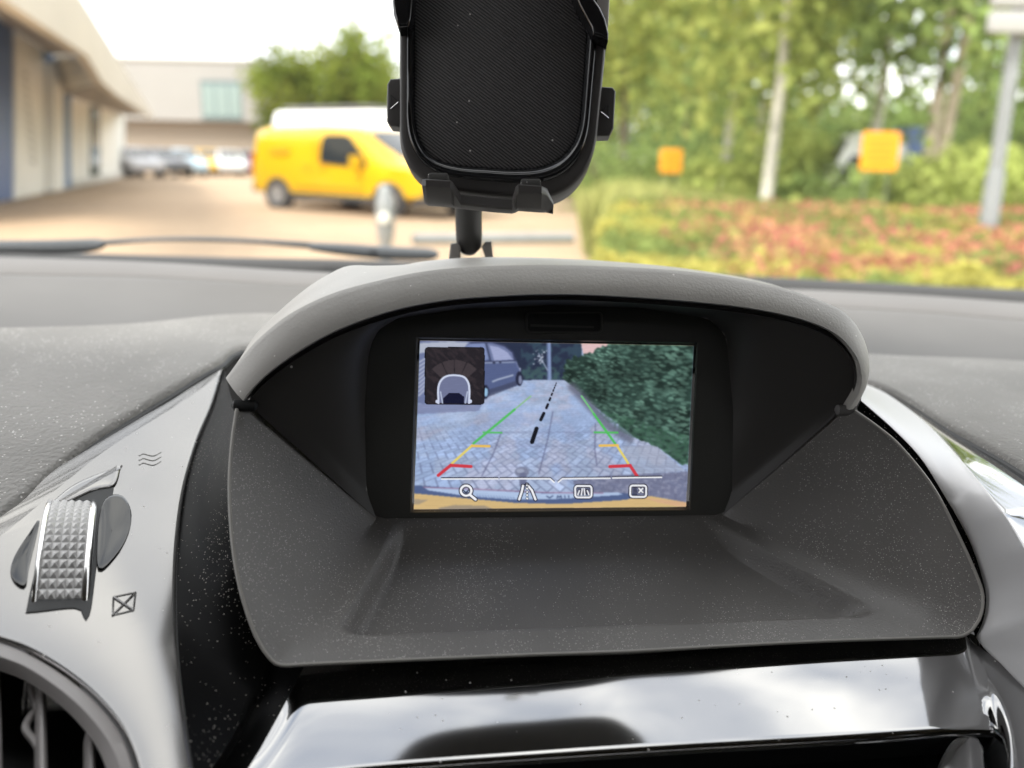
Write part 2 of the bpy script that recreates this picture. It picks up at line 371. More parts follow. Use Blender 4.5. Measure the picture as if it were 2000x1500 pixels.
rows = [[on_s(*p, 0.0) for p in outb], [on_s(*(p * 0.985 + c0 * 0.015), 0.0002) for p in outb], [on_s(*(p * 1.012 - c0 * 0.012), 0.0002) for p in inb], [on_s(*p, -0.0006) for p in inb], [on_s(*p, -0.004) for p in inb]]
bezel = part(MB().loft(rows, closed=True), 'display_bezel', M_BEZEL, angle=35)
# card slot above the screen
def rrect(x0, y0, x1, y1, r, n=5):
    out = []
    for cx, cy, a0 in ((x1 - r, y0 + r, -90), (x1 - r, y1 - r, 0), (x0 + r, y1 - r, 90), (x0 + r, y0 + r, 180)):
        for i in range(n + 1):
            a = math.radians(a0 + 90 * i / n); out.append((cx + r * math.cos(a), cy + r * math.sin(a)))
    return np.array(out)
so, si = rrect(1026, 609, 1178, 651, 9), rrect(1031, 613, 1173, 647, 7)
slot = part(MB().loft([[on_s(*p, 0.0004) for p in so], [on_s(*p, 0.0014) for p in so * 0.75 + si * 0.25], [on_s(*p, 0.0014) for p in si], [on_s(*p, 0.0002) for p in si]], closed=True), 'card_slot', M_BEZEL, parent=bezel)
mb = MB(); mb.add([on_s(*p, 0.0006) for p in si], [tuple(range(len(si)))])
part(mb, 'slot_mouth', M_FLATBLK, parent=slot, smooth=False)
mb = MB(); mb.prism([(1036, 633), (1160, 637), (1160, 641), (1036, 638)], lambda x, y, h: on_s(x, y, 0.0012), lambda x, y: on_s(x, y, 0.0006))
part(mb, 'slot_flap', M_BEZEL, parent=slot, smooth=False)

# ---- tray
NL, NFR = 44, 130
rimL = [(465, 800), (456, 865), (451, 950), (456, 1050), (470, 1140), (494, 1220), (516, 1266), (534, 1289)]
rimF = [(534, 1289), (556, 1299), (640, 1295), (1000, 1279), (1300, 1266), (1600, 1252), (1820, 1245), (1872, 1243), (1895, 1231)]
rimR = [(1895, 1231), (1911, 1206), (1917, 1172), (1909, 1136), (1873, 1054), (1820, 953), (1756, 873), (1713, 836), (1668, 804)]
pL, pR, pF = at_b(465, 800, B0), at_b(1668, 804, B0), at_c(1200, 1270, -0.155)
RN = nrm(np.cross(pR - pL, pF - pL));  RN = RN if RN[2] > 0 else -RN
def on_rim(x, y, off=0.0): return at_pl(x, y, pL + RN * off, RN)
rim_px = np.vstack([cr(rimL, NL)[:-1], cr(rimF, NFR)[:-1], cr(rimR, NL)])
rim = np.array([on_rim(*p) for p in rim_px])
e0, e1 = at_b(474, 797, B0 + 0.003), at_b(1650, 806, B0 + 0.003)
bl, brr = on_s(735, 1013), on_s(1412, 1006)
back = np.vstack([lin([e0, bl], NL)[:-1], lin([bl, brr], NFR)[:-1], lin([brr, e1], NL)])
seg_s = np.r_[np.full(NL - 1, -1.0), np.linspace(0, 1, NFR)[:-1], np.full(NL, 2.0)]
FN = nrm(np.cross(brr - bl, pF - bl)); FN = FN if FN[2] > 0 else -FN
cen = rim.mean(0); outw = rim - cen; outw -= np.outer(outw @ RN, RN); outw /= np.linalg.norm(outw, axis=1)[:, None]
rows = []
TT = np.r_[np.linspace(0, 0.1, 5), np.linspace(0.12, 0.72, 16), np.linspace(0.74, 0.9, 16), np.linspace(0.915, 1.0, 6)]
smask = sm(0.055, 0.105, seg_s) * (1 - sm(0.895, 0.95, seg_s))
for t in TT:
    P = back * (1 - t) + rim * t
    qx = np.abs((seg_s - 0.505) * 2.2) - (0.445 * 2.2 - 0.13); qy = abs(t - 0.30) - (0.54 - 0.13)
    sd = np.hypot(np.maximum(qx, 0), max(qy, 0)) + np.minimum(np.maximum(qx, qy), 0) - 0.13
    dep = 0.0085 * (1 - sm(-0.085, 0.0, sd)) * sm(0.0, 0.25, t) * ((seg_s >= 0) & (seg_s <= 1))
    bow = 0.0022 * math.sin(math.pi * t)
    ker = np.exp(-(np.arange(-9, 10) / 4.5) ** 2); ker /= ker.sum()
    Ps = np.stack([np.convolve(np.pad(P[:, q_], 9, mode='edge'), ker, mode='valid') for q_ in range(3)], 1)
    bl_ = float(sm(0.02, 0.25, t) * (1 - sm(0.86, 0.99, t))); en = np.minimum(np.arange(len(P)), np.arange(len(P))[::-1]); bl_ = bl_ * sm(0, 10, en)[:, None]
    P = P * (1 - bl_) + Ps * bl_
    P = P - np.outer(dep + bow * 0.6, FN)
    rows.append(P)
rows.insert(0, back + np.array([0, 0.008, 0.003]))
rows += [rim + outw * 0.0006 + RN * 0.0002, rim + outw * 0.0012 - RN * 0.0004, rim + outw * 0.0012 - RN * 0.004, rim + outw * 0.0004 - RN * 0.007, rim - outw * 0.003 - RN * 0.009]
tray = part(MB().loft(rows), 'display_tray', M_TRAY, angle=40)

part(MB().tube(rim + outw * 0.0005 + RN * 0.0001, 0.0006, n=8, up=RN), 'tray_edge', mat('tray_edge_highlight', (0.30, 0.285, 0.26), 0.4), parent=tray)  # paler bead, the rim's highlight is put into its colour
# ---- gloss black surround: left band, lower console
edgeL = [(438, 714), (416, 790), (387, 860), (362, 950), (349, 1050), (345, 1150), (347, 1250), (356, 1350), (372, 1470), (388, 1560)]
TA, TB, TC = at_c(438, 714, -0.1065), at_c(0, 1036, -0.130), at_c(347, 1250, -0.150)
TN = nrm(np.cross(TB - TA, TC - TA)); TN = TN if TN[2] > 0 else -TN
def on_t(x, y, off=0.0): return at_pl(x, y, TA + TN * off, TN)
NX = 24
extI = cr([(1895, 1231), (1915, 1252), (1950, 1285), (2000, 1337), (2110, 1445)], NX)[1:]
inner = np.vstack([cr(rimL, NL)[:-1], cr(rimF, NFR)])
inn = np.array([on_rim(*p, -0.006) for p in inner]) ; inn = inn + np.r_[np.full(NL - 1, 0.0006), np.linspace(0.0006, -0.003, NFR)][:, None] * np.vstack([outw[:NL - 1], outw[NL - 1:NL - 1 + NFR]]) - np.outer(np.r_[np.full(NL - 1, 0.006), np.linspace(0.006, 0.0, NFR)], RN)
oL = np.array([on_t(*p, -0.0015) for p in cr(edgeL, NL)])[:-1]
oFp = cr([(388, 1560), (520, 1532), (720, 1500), (1240, 1463), (1600, 1442), (1850, 1426), (1938, 1424)], NFR)
def slope_c(pi, px, py, th=math.radians(17.5)):        # height at which the panel leaves the tray edge with that fall
    v = rc(px, py); k_ = math.tan(th); t_ = (pi[2] - k_ * pi[1]) / (v[2] - k_ * v[1]); return t_ * v
oF = np.array([slope_c(pi, *p) for pi, p in zip(inn[NL - 1:], oFp)])
cs = np.poly1d(np.polyfit(oFp[8:-14, 0], oF[8:-14, 2], 2)); oF = np.array([at_c(x, y, float(cs(x))) for x, y in oFp])
inn = np.vstack([inn, [at_c(x, y, c) for (x, y), c in zip(extI, np.linspace(-0.1575, -0.167, NX - 1))]])
oX = np.array([at_c(x, y, -0.167) for x, y in cr([(1938, 1424), (1956, 1440), (1966, 1475), (1970, 1520), (1985, 1600)], NX)[1:]])
outer = np.vstack([oL, oF, oX])
w = np.r_[np.zeros(NL - 1), sm(0, 0.08, np.linspace(0, 1, NFR)), np.ones(NX - 1)]
rows = []
for t in np.linspace(0, 1, 22):
    P = mixr(inn, outer, t)
    P = P + np.outer(w * 0.0004 * math.sin(math.pi * t) - (1 - w) * 0.004 * math.sin(math.pi * t), CARM @ _Z * 0 + np.array([0, 0, 1]))
    rows.append(P)
band_rows = [r_[:NL + 6] for r_ in rows]; cons_rows = [r_[NL + 5:] for r_ in rows]
part(MB().loft(band_rows), 'console_side_band', M_PIANO, angle=70)
nose = [cons_rows[-1] + np.array([0, -0.0008, -0.0006]), cons_rows[-1] + np.array([0, -0.0012, -0.002]), cons_rows[-1] + np.array([0, 0.004, -0.012]), cons_rows[-1] + np.array([0, 0.03, -0.02]), cons_rows[-1] + np.array([0, 0.03, -0.06]), cons_rows[-1] + np.array([0, -0.05, -0.07])]
console = part(MB().loft(cons_rows + nose[:2]), 'console_panel', M_GLOSS, angle=60)
part(MB().loft(nose[1:]), 'console_slot', M_FLATBLK, parent=console, angle=30)
# rounded gloss cap closing the right end of the slot
cap_px = np.array([(1832, 1500), (1842, 1470), (1862, 1442), (1888, 1433), (1908, 1436), (1921, 1452), (1925, 1480), (1922, 1540), (1840, 1540)], float)
cp = cr(cap_px, 48, closed=True)
mb = MB(); mb.prism(cp, lambda x, y, h: at_c(x, y, -0.168) + np.array([0, 0, h * 0.00016]), lambda x, y: at_c(x, y, -0.168) + dz(-0.008), bev=9)
part(mb, 'slot_end_cap', M_GLOSS, parent=console, angle=70)

# ---- right hand trim
T1 = np.vstack([cr([(1682, 778), (1750, 838), (1800, 892), (1844, 962), (1880, 1024), (1900, 1066), (1918, 1120), (1927, 1165), (1921, 1208), (1906, 1240)], 60)[:-1], cr([(1906, 1240), (1916, 1253), (1950, 1285), (2000, 1337), (2110, 1445)], 21)])
T2 = np.vstack([cr([(1692, 752), (1740, 776), (1820, 838), (1900, 928), (1960, 1006), (2003, 1078), (2040, 1140), (2080, 1205)], 60)[:-1], cr([(2080, 1205), (2120, 1270), (2180, 1380), (2240, 1480)], 21)])
T3 = cr([(1694, 748), (1762, 778), (1862, 842), (2000, 922), (2120, 1010), (2240, 1100), (2380, 1220), (2500, 1330)], 80)
_cj = on_rim(1906, 1240, -0.003)[2]
def t1c(p): return on_rim(*p, -0.003) if (p[1] <= 1240 and p[0] < 1935) else at_c(*p, float(np.interp(p[1], [1240, 1285, 1337, 1445], [_cj, _cj - 0.003, _cj - 0.006, _cj - 0.012])))
t1 = np.array([t1c(p) for p in T1])
t2 = np.array([at_c(*p, -float(np.interp(p[1], [750, 900, 1003, 1078, 1160, 1260, 1380, 1500], [0.1045, 0.1055, 0.109, 0.114, 0.122, 0.134, 0.149, 0.161]))) for p in T2])
t3 = np.array([at_c(*p, -0.1070) for p in T3])
rows = [t1 + np.array([0.002, 0, -0.003]), t1 + dz(-0.0008), mixr(t1, t2, 0.02), mixr(t1, t2, 0.2) + dz(0.001), mixr(t1, t2, 0.5) + dz(0.0018), mixr(t1, t2, 0.8) + dz(0.0012), mixr(t1, t2, 0.93) + dz(0.0006), mixr(t1, t2, 0.975) + dz(0.0007), t2 + dz(0.0004), mixr(t2, t3, 0.05) + dz(-0.0006)]
rt = part(MB().loft(rows), 'right_trim', mat('right_trim_satin', (0.62, 0.605, 0.60), 0.36, metal=0.1, var=0.04, dust=0.25, dscale=700, dcol=(0.7, 0.68, 0.65), dthr=0.12), angle=70)
part(MB().loft([mixr(t2, t3, 0.05) + dz(-0.0006), mixr(t2, t3, 0.12) + dz(-0.0004), mixr(t2, t3, 0.5), mixr(t2, t3, 0.9), t3 + dz(-0.001), t3 + dz(-0.02)]), 'trim_inset', mat('inset_gloss', (0.42, 0.42, 0.42), 0.05, metal=1.0), parent=rt, angle=70)
# black channel between tray and right trim
rr = np.array([on_rim(*p, -0.006) for p in cr(rimR, 60)]) + 0.0008 * np.array([1, 0, 0])
tt1 = np.array([t1c(p) for p in cr([(1682, 778), (1750, 838), (1800, 892), (1844, 962), (1880, 1024), (1900, 1066), (1918, 1120), (1927, 1165), (1921, 1208), (1906, 1240)][::-1], 60)])
part(MB().loft([rr, mixr(rr, tt1, 0.5), tt1 + dz(-0.0012), tt1 + np.array([0.003, 0, -0.003])]), 'tray_channel', M_PIANO, angle=60)

# ---- left trim panel
top_edge = [(438, 716), (337, 786), (207, 868), (106, 948), (0, 1036), (-300, 1262), (-380, 1330)]
vent_o = cr([(-340, 1195), (-200, 1205), (-80, 1225), (0, 1248), (60, 1270), (130, 1312), (190, 1362), (238, 1420), (262, 1470), (274, 1520), (280, 1600)], 60)
outline = np.vstack([cr(edgeL, 60), [(300, 1620)], vent_o[::-1], cr(top_edge, 60)[::-1][:-1]])
tri = part(MB().prism(outline, lambda x, y, h: on_t(x, y, 0.0) + TN * h * 0.00014, lambda x, y: on_t(x, y, -0.014), bev=9), 'left_trim', M_SATIN, angle=80)
def tpath(pts, off=0.0003, n=None): return np.array([on_t(x, y, off) for x, y in (pts if n is None else cr(pts, n))])
# embossed symbols: heat waves and the closed-vent square
for k in range(3):
    y = 886 + 9 * k
    part(MB().tube(tpath([(272, y + 4), (280, y), (291, y + 3), (301, y + 4), (314, y - 3)], 0.00005, 14), 0.0003, n=6), 'heat_symbol', M_SATIN, parent=tri)
sq = [(222, 1166), (265, 1157), (261, 1192), (220, 1202), (222, 1166)]
mb = MB(); mb.tube(tpath(lin(sq, 33), 0.00005), 0.00036, n=6)
mb.tube(tpath(lin([sq[0], sq[2]], 8), 0.0002), 0.0004, n=6); mb.tube(tpath(lin([sq[1], sq[3]], 8), 0.0002), 0.0004, n=6)
part(mb, 'vent_symbol', M_SATIN, parent=tri)

# ---- thumbwheel
w_t, w_b = on_t(141, 975), on_t(115, 1180)
wc_ = (w_t + w_b) / 2
roll = nrm(w_b - w_t); wax = nrm(np.cross(roll, TN)); wax = wax if wax[0] > 0 else -wax
half = np.linalg.norm(w_b - w_t) / 2
PRO = 0.0088; WR = (half ** 2 + PRO ** 2) / (2 * PRO); WCEN = wc_ - TN * (WR - PRO)
hw = abs((on_t(161, 1090) - on_t(80, 1090)) @ wax) / 2
amax = math.asin(min(0.99, half / WR)) * 1.30
wheel_root = part(MB().lathe([(WR - 0.0009, -hw * 1.28), (WR - 0.0002, -hw * 1.24), (WR, -hw * 1.12), (WR - 0.0004, -hw * 1.02), (WR - 0.0010, -hw), (WR - 0.0010, hw), (WR - 0.0004, hw * 1.02), (WR, hw * 1.14), (WR - 0.0003, hw * 1.3), (WR - 0.0012, hw * 1.38), (WR - 0.006, hw * 1.38)], WCEN, wax, 120), 'thumbwheel', M_CHROME, parent=tri, angle=50)
mb = MB(); ncol, nrow = 5, 22
for i in range(ncol):
    for j in range(nrow):
        a0 = -amax + 2 * amax * j / nrow; a1 = -amax + 2 * amax * (j + 1) / nrow
        x0 = -hw + 2 * hw * i / ncol; x1 = -hw + 2 * hw * (i + 1) / ncol
        def wp(x, a, rr): return WCEN + wax * x + rr * (math.cos(a) * TN + math.sin(a) * roll)
        g_ = 0.0; gx = 0.0
        b_ = [wp(x0 + gx, a0 + g_, WR - 0.0008), wp(x1 - gx, a0 + g_, WR - 0.0008), wp(x1 - gx, a1 - g_, WR - 0.0008), wp(x0 + gx, a1 - g_, WR - 0.0008)]
        mb.add(b_ + [wp((x0 + x1) / 2, (a0 + a1) / 2, WR + 0.0)], [(0, 1, 4), (1, 2, 4), (2, 3, 4), (3, 0, 4)])
part(mb, 'wheel_knurl', M_KNURL, parent=wheel_root, smooth=False)
# black plate painting in gap shade round the wheel; finger dishes either side
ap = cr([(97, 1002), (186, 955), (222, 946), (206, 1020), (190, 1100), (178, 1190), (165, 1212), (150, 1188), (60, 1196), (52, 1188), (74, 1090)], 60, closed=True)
part(MB().prism(ap, lambda x, y, h: on_t(x, y, 0.0004) + TN * h * 0.0001, lambda x, y: on_t(x, y, -0.003), bev=2), 'wheel_gap_shade', M_FLATBLK, parent=tri)
def dish(pts, name, dep=0.004):
    o = cr(pts, 40, closed=True); c = o.mean(0)
    rws = [[on_t(*p, 0.0003) for p in c + (o - c) * 1.06], [on_t(*p, 0.0010) for p in c + (o - c) * 1.02]]
    for s_ in (0.97, 0.9, 0.75, 0.5, 0.25, 0.02): rws.append([on_t(*p, 0.0010 - 0.0006 * (1 - s_ ** 2)) for p in c + (o - c) * s_])
    part(MB().loft(rws, closed=True), name, M_PIANO_SH, parent=tri, angle=70)
M_PIANO_SH = mat('piano_shiny', (0.01, 0.01, 0.01), 0.08, spec=0.45)
dish([(214, 972), (238, 972), (254, 1000), (250, 1040), (228, 1080), (194, 1108), (192, 1040), (200, 990)], 'finger_dish')
dish([(76, 1020), (55, 1045), (30, 1085), (22, 1115), (32, 1135), (50, 1140), (58, 1100)], 'finger_dish')
# raised visor lip above the wheel
lipv = cr([(98, 995), (102, 978), (150, 940), (232, 908), (236, 912), (224, 946), (186, 955), (140, 976)], 50, closed=True)
part(MB().prism(lipv, lambda x, y, h: on_t(x, y, 0.0012) + TN * (h * 0.00012), lambda x, y: on_t(x, y, -0.001), bev=8), 'wheel_visor', M_SATIN, parent=tri, angle=80)

# ---- air vent
vent_o2 = cr([(-340, 1201), (-200, 1212), (-80, 1232), (0, 1256), (58, 1279), (126, 1321), (184, 1369), (230, 1426), (253, 1474), (264, 1522), (270, 1600)], 60)
vent_m = cr([(-340, 1222), (-200, 1234), (-80, 1256), (0, 1282), (54, 1304), (116, 1345), (168, 1391), (209, 1442), (231, 1486), (243, 1530), (250, 1600)], 60)
vent_i = cr([(-340, 1252), (-200, 1264), (-80, 1284), (0, 1310), (50, 1330), (102, 1365), (148, 1406), (186, 1454), (206, 1496), (218, 1536), (225, 1600)], 60)
rows = [[on_t(*p, -0.012) for p in vent_o2], [on_t(*p, -0.0012) for p in vent_o2], [on_t(*(p * 0.85 + q * 0.15), 0.0006) for p, q in zip(vent_o2, vent_m)], [on_t(*p, 0.0012) for p in vent_m], [on_t(*(p * 0.9 + q * 0.1), 0.0009) for p, q in zip(vent_m, vent_i)], [on_t(*p, -0.0025) for p in vent_i], [on_t(*p, -0.004) for p in vent_i], [on_t(*p, -0.03) for p in vent_i]]
vent = part(MB().loft(rows), 'air_vent', M_VENT, angle=45)
bk = np.vstack([vent_i, [(228, 1800)], [(-340, 1800)]])
mb = MB(); mb.add([on_t(*p, -0.026) for p in bk], [tuple(range(len(bk)))]); part(mb, 'vent_back', M_FLATBLK, parent=vent, smooth=False)
def slat(x0, y0, x1, y1, w_):
    A, B = on_t(x0, y0, -0.008), on_t(x1, y1, -0.008); ax = nrm(B - A); sx = nrm(np.cross(ax, TN))
    rows = []
    for a in np.linspace(0, 2 * math.pi, 14, endpoint=False):
        q = sx * w_ * math.cos(a) + TN * (0.006 * math.sin(a) - 0.004); rows.append([A + q, A * 0.5 + B * 0.5 + q, B + q])
    rows.append(rows[0]); return MB().loft(rows)
for a in ((-105, 1290, -100, 1560), (-10, 1312, -8, 1560), (80, 1352, 82, 1560), (176, 1432, 178, 1560)): part(slat(*a, 0.0016), 'slat', M_VENT, parent=vent)
A = on_t(58, 1338, -0.006)
part(MB().tube(tpath([(58, 1335), (64, 1362), (72, 1385), (58, 1402), (50, 1424), (66, 1446), (76, 1462)], -0.010, 24), 0.0011, n=8), 'slat_link', M_VENT, parent=vent)

# ------------------------------------------------------------------ the reversing picture on the screen
def vnoise(x, y, seed=0):
    xi, yi = np.floor(x).astype(int), np.floor(y).astype(int); fx, fy = x - xi, y - yi
    def h(a, b): 
        n = np.sin(a * 127.1 + b * 311.7 + seed * 74.7) * 43758.5453; return n - np.floor(n)
    fx, fy = fx * fx * (3 - 2 * fx), fy * fy * (3 - 2 * fy)
    return (h(xi, yi) * (1 - fx) + h(xi + 1, yi) * fx) * (1 - fy) + (h(xi, yi + 1) * (1 - fx) + h(xi + 1, yi + 1) * fx) * fy
def fbm(x, y, seed=0, o=4): return sum(vnoise(x * 2 ** k, y * 2 ** k, seed + k) * 0.5 ** k for k in range(o)) / (2 - 0.5 ** (o - 1))
def inpoly(X, Y, poly):
    r_ = np.zeros(X.shape, bool); P = np.asarray(poly, float); j = len(P) - 1
    for i in range(len(P)):
        xi, yi, xj, yj = *P[i], *P[j]
        if yi != yj: r_ ^= ((yi > Y) != (yj > Y)) & (X < (xj - xi) * (Y - yi) / (yj - yi) + xi)
        j = i
    return r_
def dseg(X, Y, a, b):
    a, b = np.array(a, float), np.array(b, float); e = b - a; t = np.clip(((X - a[0]) * e[0] + (Y - a[1]) * e[1]) / (e @ e + 1e-9), 0, 1)
    return np.hypot(X - a[0] - t * e[0], Y - a[1] - t * e[1])
def dpoly(X, Y, pts): return np.min([dseg(X, Y, p, q) for p, q in zip(pts[:-1], pts[1:])], axis=0)
def paint_screen(X, Y):
    H, Wd = X.shape; img = np.zeros((H, Wd, 3))
    def put(mask, col, a=1.0):
        mk = np.clip(np.asarray(mask, float) * a, 0, 1)[..., None]; img[:] = img * (1 - mk) + np.broadcast_to(np.asarray(col, float), img.shape) * mk if np.ndim(col) <= 1 else img * (1 - mk) + col * mk
    def C(r_, g_, b_): return np.array([r_, g_, b_]) / 255.0
    def stroke(pts, w_, col, soft=2.5, a=1.0): put(1 - sm(w_ - soft, w_ + soft, dpoly(X, Y, pts)), col, a)
    # paving in perspective
    t = 1.0 / np.maximum(Y - 285, 8); gx = (X - 950) * t; gy = 900 * t
    base = np.zeros_like(img) + C(166, 182, 212)
    big = fbm(gx * 3 + 9, gy * 1.6, 3)[..., None]; base = base * (0.86 + 0.28 * big)
    pink = sm(0.45, 0.65, fbm(gx * 4, gy * 2 + 3, 8))[..., None]; base = base * (1 - 0.25 * pink) + C(196, 178, 192) * 0.25 * pink
    blue = sm(0.45, 0.62, fbm(X / 160, Y / 110, 21))[..., None]; base = base * (1 - 0.4 * blue) + C(150, 178, 226) * 0.4 * blue
    # herringbone bricks
    s_ = 13.0; u_ = (gx * s_ + gy * s_ * 0.10) ; v_ = gy * s_ * 0.95
    uu, vv = (u_ + v_) * 0.7071, (u_ - v_) * 0.7071
    i_, j_ = np.floor(uu), np.floor(vv); fu, fv = uu - i_, vv - j_; ph = np.mod(i_ - j_, 4)
    eu = np.minimum(fu, 1 - fu); ev = np.minimum(fv, 1 - fv)
    lu0, lu1, lv0, lv1 = fu, 1 - fu, fv, 1 - fv
    big1 = np.full_like(fu, 9.0)
    e = np.where(ph == 0, np.minimum(np.minimum(lu0, big1), np.minimum(lv0, lv1)), np.where(ph == 1, np.minimum(lu1, np.minimum(lv0, lv1)), np.where(ph == 2, np.minimum(np.minimum(lu0, lu1), lv1), np.minimum(np.minimum(lu0, lu1), lv0))))
    fade = sm(470, 720, Y); lw = 0.075
    joint = (1 - sm(lw * 0.5, lw * 1.6, e)) * fade
    bid = vnoise(np.where(ph == 1, i_ - 1, i_) * 7.3 + 0.5, np.where(ph == 2, j_ + 1, j_) * 5.1 + 0.5, 4)[..., None]
    base = base * (0.90 + 0.2 * bid * fade[..., None] + 0.1 * (1 - fade[..., None]))
    img[:] = base; put(joint, C(100, 108, 138), 0.55)
    grit = fbm(X / 7, Y / 5, 31)[..., None]; img *= 0.9 + 0.2 * grit
    for a_ in ([(938, 525), (905, 700), (850, 915)], [(620, 650), (570, 790), (500, 930)], [(1205, 600), (1200, 760), (1212, 860)]): stroke(a_, 3.5, C(90, 92, 125), 3, 0.7)
    for yy, x0, x1 in ((655, 600, 1250), (742, 120, 1700), (870, 120, 1780)): stroke([(x0, yy), (x1, yy + (6 if yy > 800 else 0))], 2.2, C(105, 110, 145), 2, 0.5)
    # far band of trees, pole, pink dusk sky
    put(inpoly(X, Y, [(90, 60), (1120, 60), (1120, 240), (1010, 300), (1010, 326), (740, 326), (740, 250), (90, 250)]), C(44, 52, 74))
    put(inpoly(X, Y, [(740, 60), (1120, 60), (1120, 230), (1000, 326), (740, 326)]) * sm(0.40, 0.62, fbm(X / 40, Y / 34, 5)), C(60, 82, 98), 0.75)
    put(inpoly(X, Y, [(740, 245), (1010, 245), (1010, 322), (745, 322)]) * sm(0.35, 0.6, fbm(X / 18, Y / 18, 6)), C(72, 100, 100), 0.7)
    put(inpoly(X, Y, [(1108, 60), (1400, 60), (1400, 200), (1170, 195), (1130, 160)]), C(224, 190, 192))
    stroke([(912, 60), (916, 315)], 13, C(132, 150, 190)); stroke([(904, 60), (906, 315)], 3, C(84, 96, 128))
    for k in range(26):
        q = np.array([860, 185]) + rng.normal(0, 1, 2) * (22, 26); put(np.hypot(X - q[0], Y - q[1]) < rng.uniform(3, 7), C(196, 204, 220), 0.85)
    stroke([(905, 265), (880, 220), (850, 160)], 3, C(170, 182, 205))
    # hedge
    hedge = [(1000, 318), (1012, 200), (1100, 175), (1190, 150), (1250, 118), (1330, 100), (1900, 60), (1900, 880), (1740, 850), (1600, 748), (1460, 690), (1330, 590), (1190, 485), (1060, 365)]
    wob = (fbm(X / 22, Y / 22, 12) - 0.5) * 46
    hm = inpoly(X + wob, Y + wob * 0.8, hedge).astype(float)
    hc = np.zeros_like(img) + C(46, 66, 60)
    hc = hc * (0.45 + 1.0 * fbm(X / 70, Y / 60, 14)[..., None])
    lv = np.zeros(X.shape)
    for sc_, sd in ((58, 3), (40, 5), (27, 9)):
        cx, cy = X / sc_, Y / (sc_ * 0.62); ci, cj = np.floor(cx), np.floor(cy); best = np.full(X.shape, 9.0); val = np.zeros(X.shape)
        for di in (-1, 0, 1):
            for dj in (-1, 0, 1):
                h1 = np.sin((ci + di) * 12.9898 + (cj + dj) * 78.233 + sd) * 43758.5453; h1 -= np.floor(h1)
                h2 = np.sin((ci + di) * 39.346 + (cj + dj) * 11.135 + sd) * 24634.6345; h2 -= np.floor(h2)
                h3 = np.sin((ci + di) * 3.77 + (cj + dj) * 91.7 + sd) * 9631.345; h3 -= np.floor(h3)
                dx_, dy_ = cx - ci - di - h1, cy - cj - dj - h2; an = (h3 - 0.5) * 1.6
                ex, ey = dx_ * np.cos(an) + dy_ * np.sin(an), -dx_ * np.sin(an) + dy_ * np.cos(an)
                q = (ex / 0.62) ** 2 + (ey / 0.34) ** 2; c_ = q < best; best = np.where(c_, q, best); val = np.where(c_, h3, val)
        wgt = {58: sm(1350, 1750, X), 40: 0.8 * sm(1050, 1350, X), 27: 0.9 * (1 - sm(1250, 1600, X))}[sc_]; lv = np.maximum(lv, wgt * (1 - sm(0.3, 1.2, best)) * (val > 0.3) * (0.25 + 0.75 * val))
    size = sm(1000, 1500, X)
    hc = hc + lv[..., None] * (C(92, 116, 104) * (0.14 + 0.95 * fbm(X / 90, Y / 70, 17)[..., None]))
    put(hm, hc)
    gr = inpoly(X + wob, Y + wob, [(1190, 500), (1500, 590), (1900, 700), (1900, 880), (1740, 850), (1600, 748), (1330, 640)]); put(gr * sm(0.3, 0.6, fbm(X / 14, Y / 12, 24)), C(66, 104, 84), 0.6)
    stroke([(1060, 370), (1180, 500), (1280, 610), (1420, 700)], 26, C(96, 98, 116), 22, 0.75)
    put(inpoly(X, Y, [(1380, 742), (1590, 742), (1780, 900), (1480, 920), (1400, 860)]) , C(160, 166, 184), 0.55)
    put(inpoly(X, Y, [(1060, 960), (1250, 930), (1790, 905), (1900, 900), (1900, 1140), (1500, 1120), (1100, 1060)]), C(106, 108, 134) * 1.0, 0.8)
    put(inpoly(X, Y, [(1060, 960), (1250, 930), (1790, 905), (1900, 1140), (1100, 1060)]) * sm(0.5, 0.75, fbm(X / 22, Y / 16, 41)), C(150, 154, 178), 0.7)
    # parked car behind
    put(inpoly(X, Y, [(60, 470), (60, 90), (200, 74), (560, 86), (640, 110), (690, 150), (716, 215), (735, 265), (745, 320), (735, 350), (715, 362), (560, 405), (515, 440), (300, 480)]), C(112, 122, 160))
    put(inpoly(X, Y, [(500, 200), (540, 170), (560, 212), (700, 205), (728, 262), (712, 330), (515, 395)]), C(86, 98, 138))
    put(inpoly(X, Y, [(110, 95), (300, 84), (420, 90), (390, 124), (110, 160)]), C(176, 182, 200))
    put(inpoly(X, Y, [(400, 122), (430, 100), (525, 95), (545, 195), (505, 205), (505, 122)]), C(128, 142, 184))
    put(inpoly(X, Y, [(545, 108), (600, 120), (655, 150), (690, 196), (575, 206), (560, 150)]), C(160, 168, 205))
    stroke([(430, 92), (560, 88), (640, 112), (690, 152), (705, 205)], 5, C(60, 66, 96)); stroke([(525, 95), (552, 205)], 6, C(66, 74, 104))
    stroke([(515, 210), (700, 205)], 3, C(60, 66, 96)); stroke([(515, 218), (700, 214)], 3, C(170, 180, 205)); stroke([(566, 336), (600, 322), (690, 296)], 4.5, C(176, 186, 208))
    put(np.hypot(X - 574, Y - 218) < 8, C(60, 66, 92)); put(np.hypot(X - 612, Y - 214) < 7, C(60, 66, 92))
    put(inpoly(X, Y, [(515, 395), (712, 330), (716, 362), (515, 440)]), C(58, 64, 90), 0.75)
    put(((X - 730) / 22) ** 2 + ((Y - 318) / 46) ** 2 < 1, C(40, 44, 66)); put(((X - 735) / 11) ** 2 + ((Y - 325) / 28) ** 2 < 1, C(128, 136, 165))
    put(((X - 520) / 24) ** 2 + ((Y - 400) / 44) ** 2 < 1, C(40, 44, 66)); put(((X - 524) / 14) ** 2 + ((Y - 402) / 28) ** 2 < 1, C(150, 190, 222))
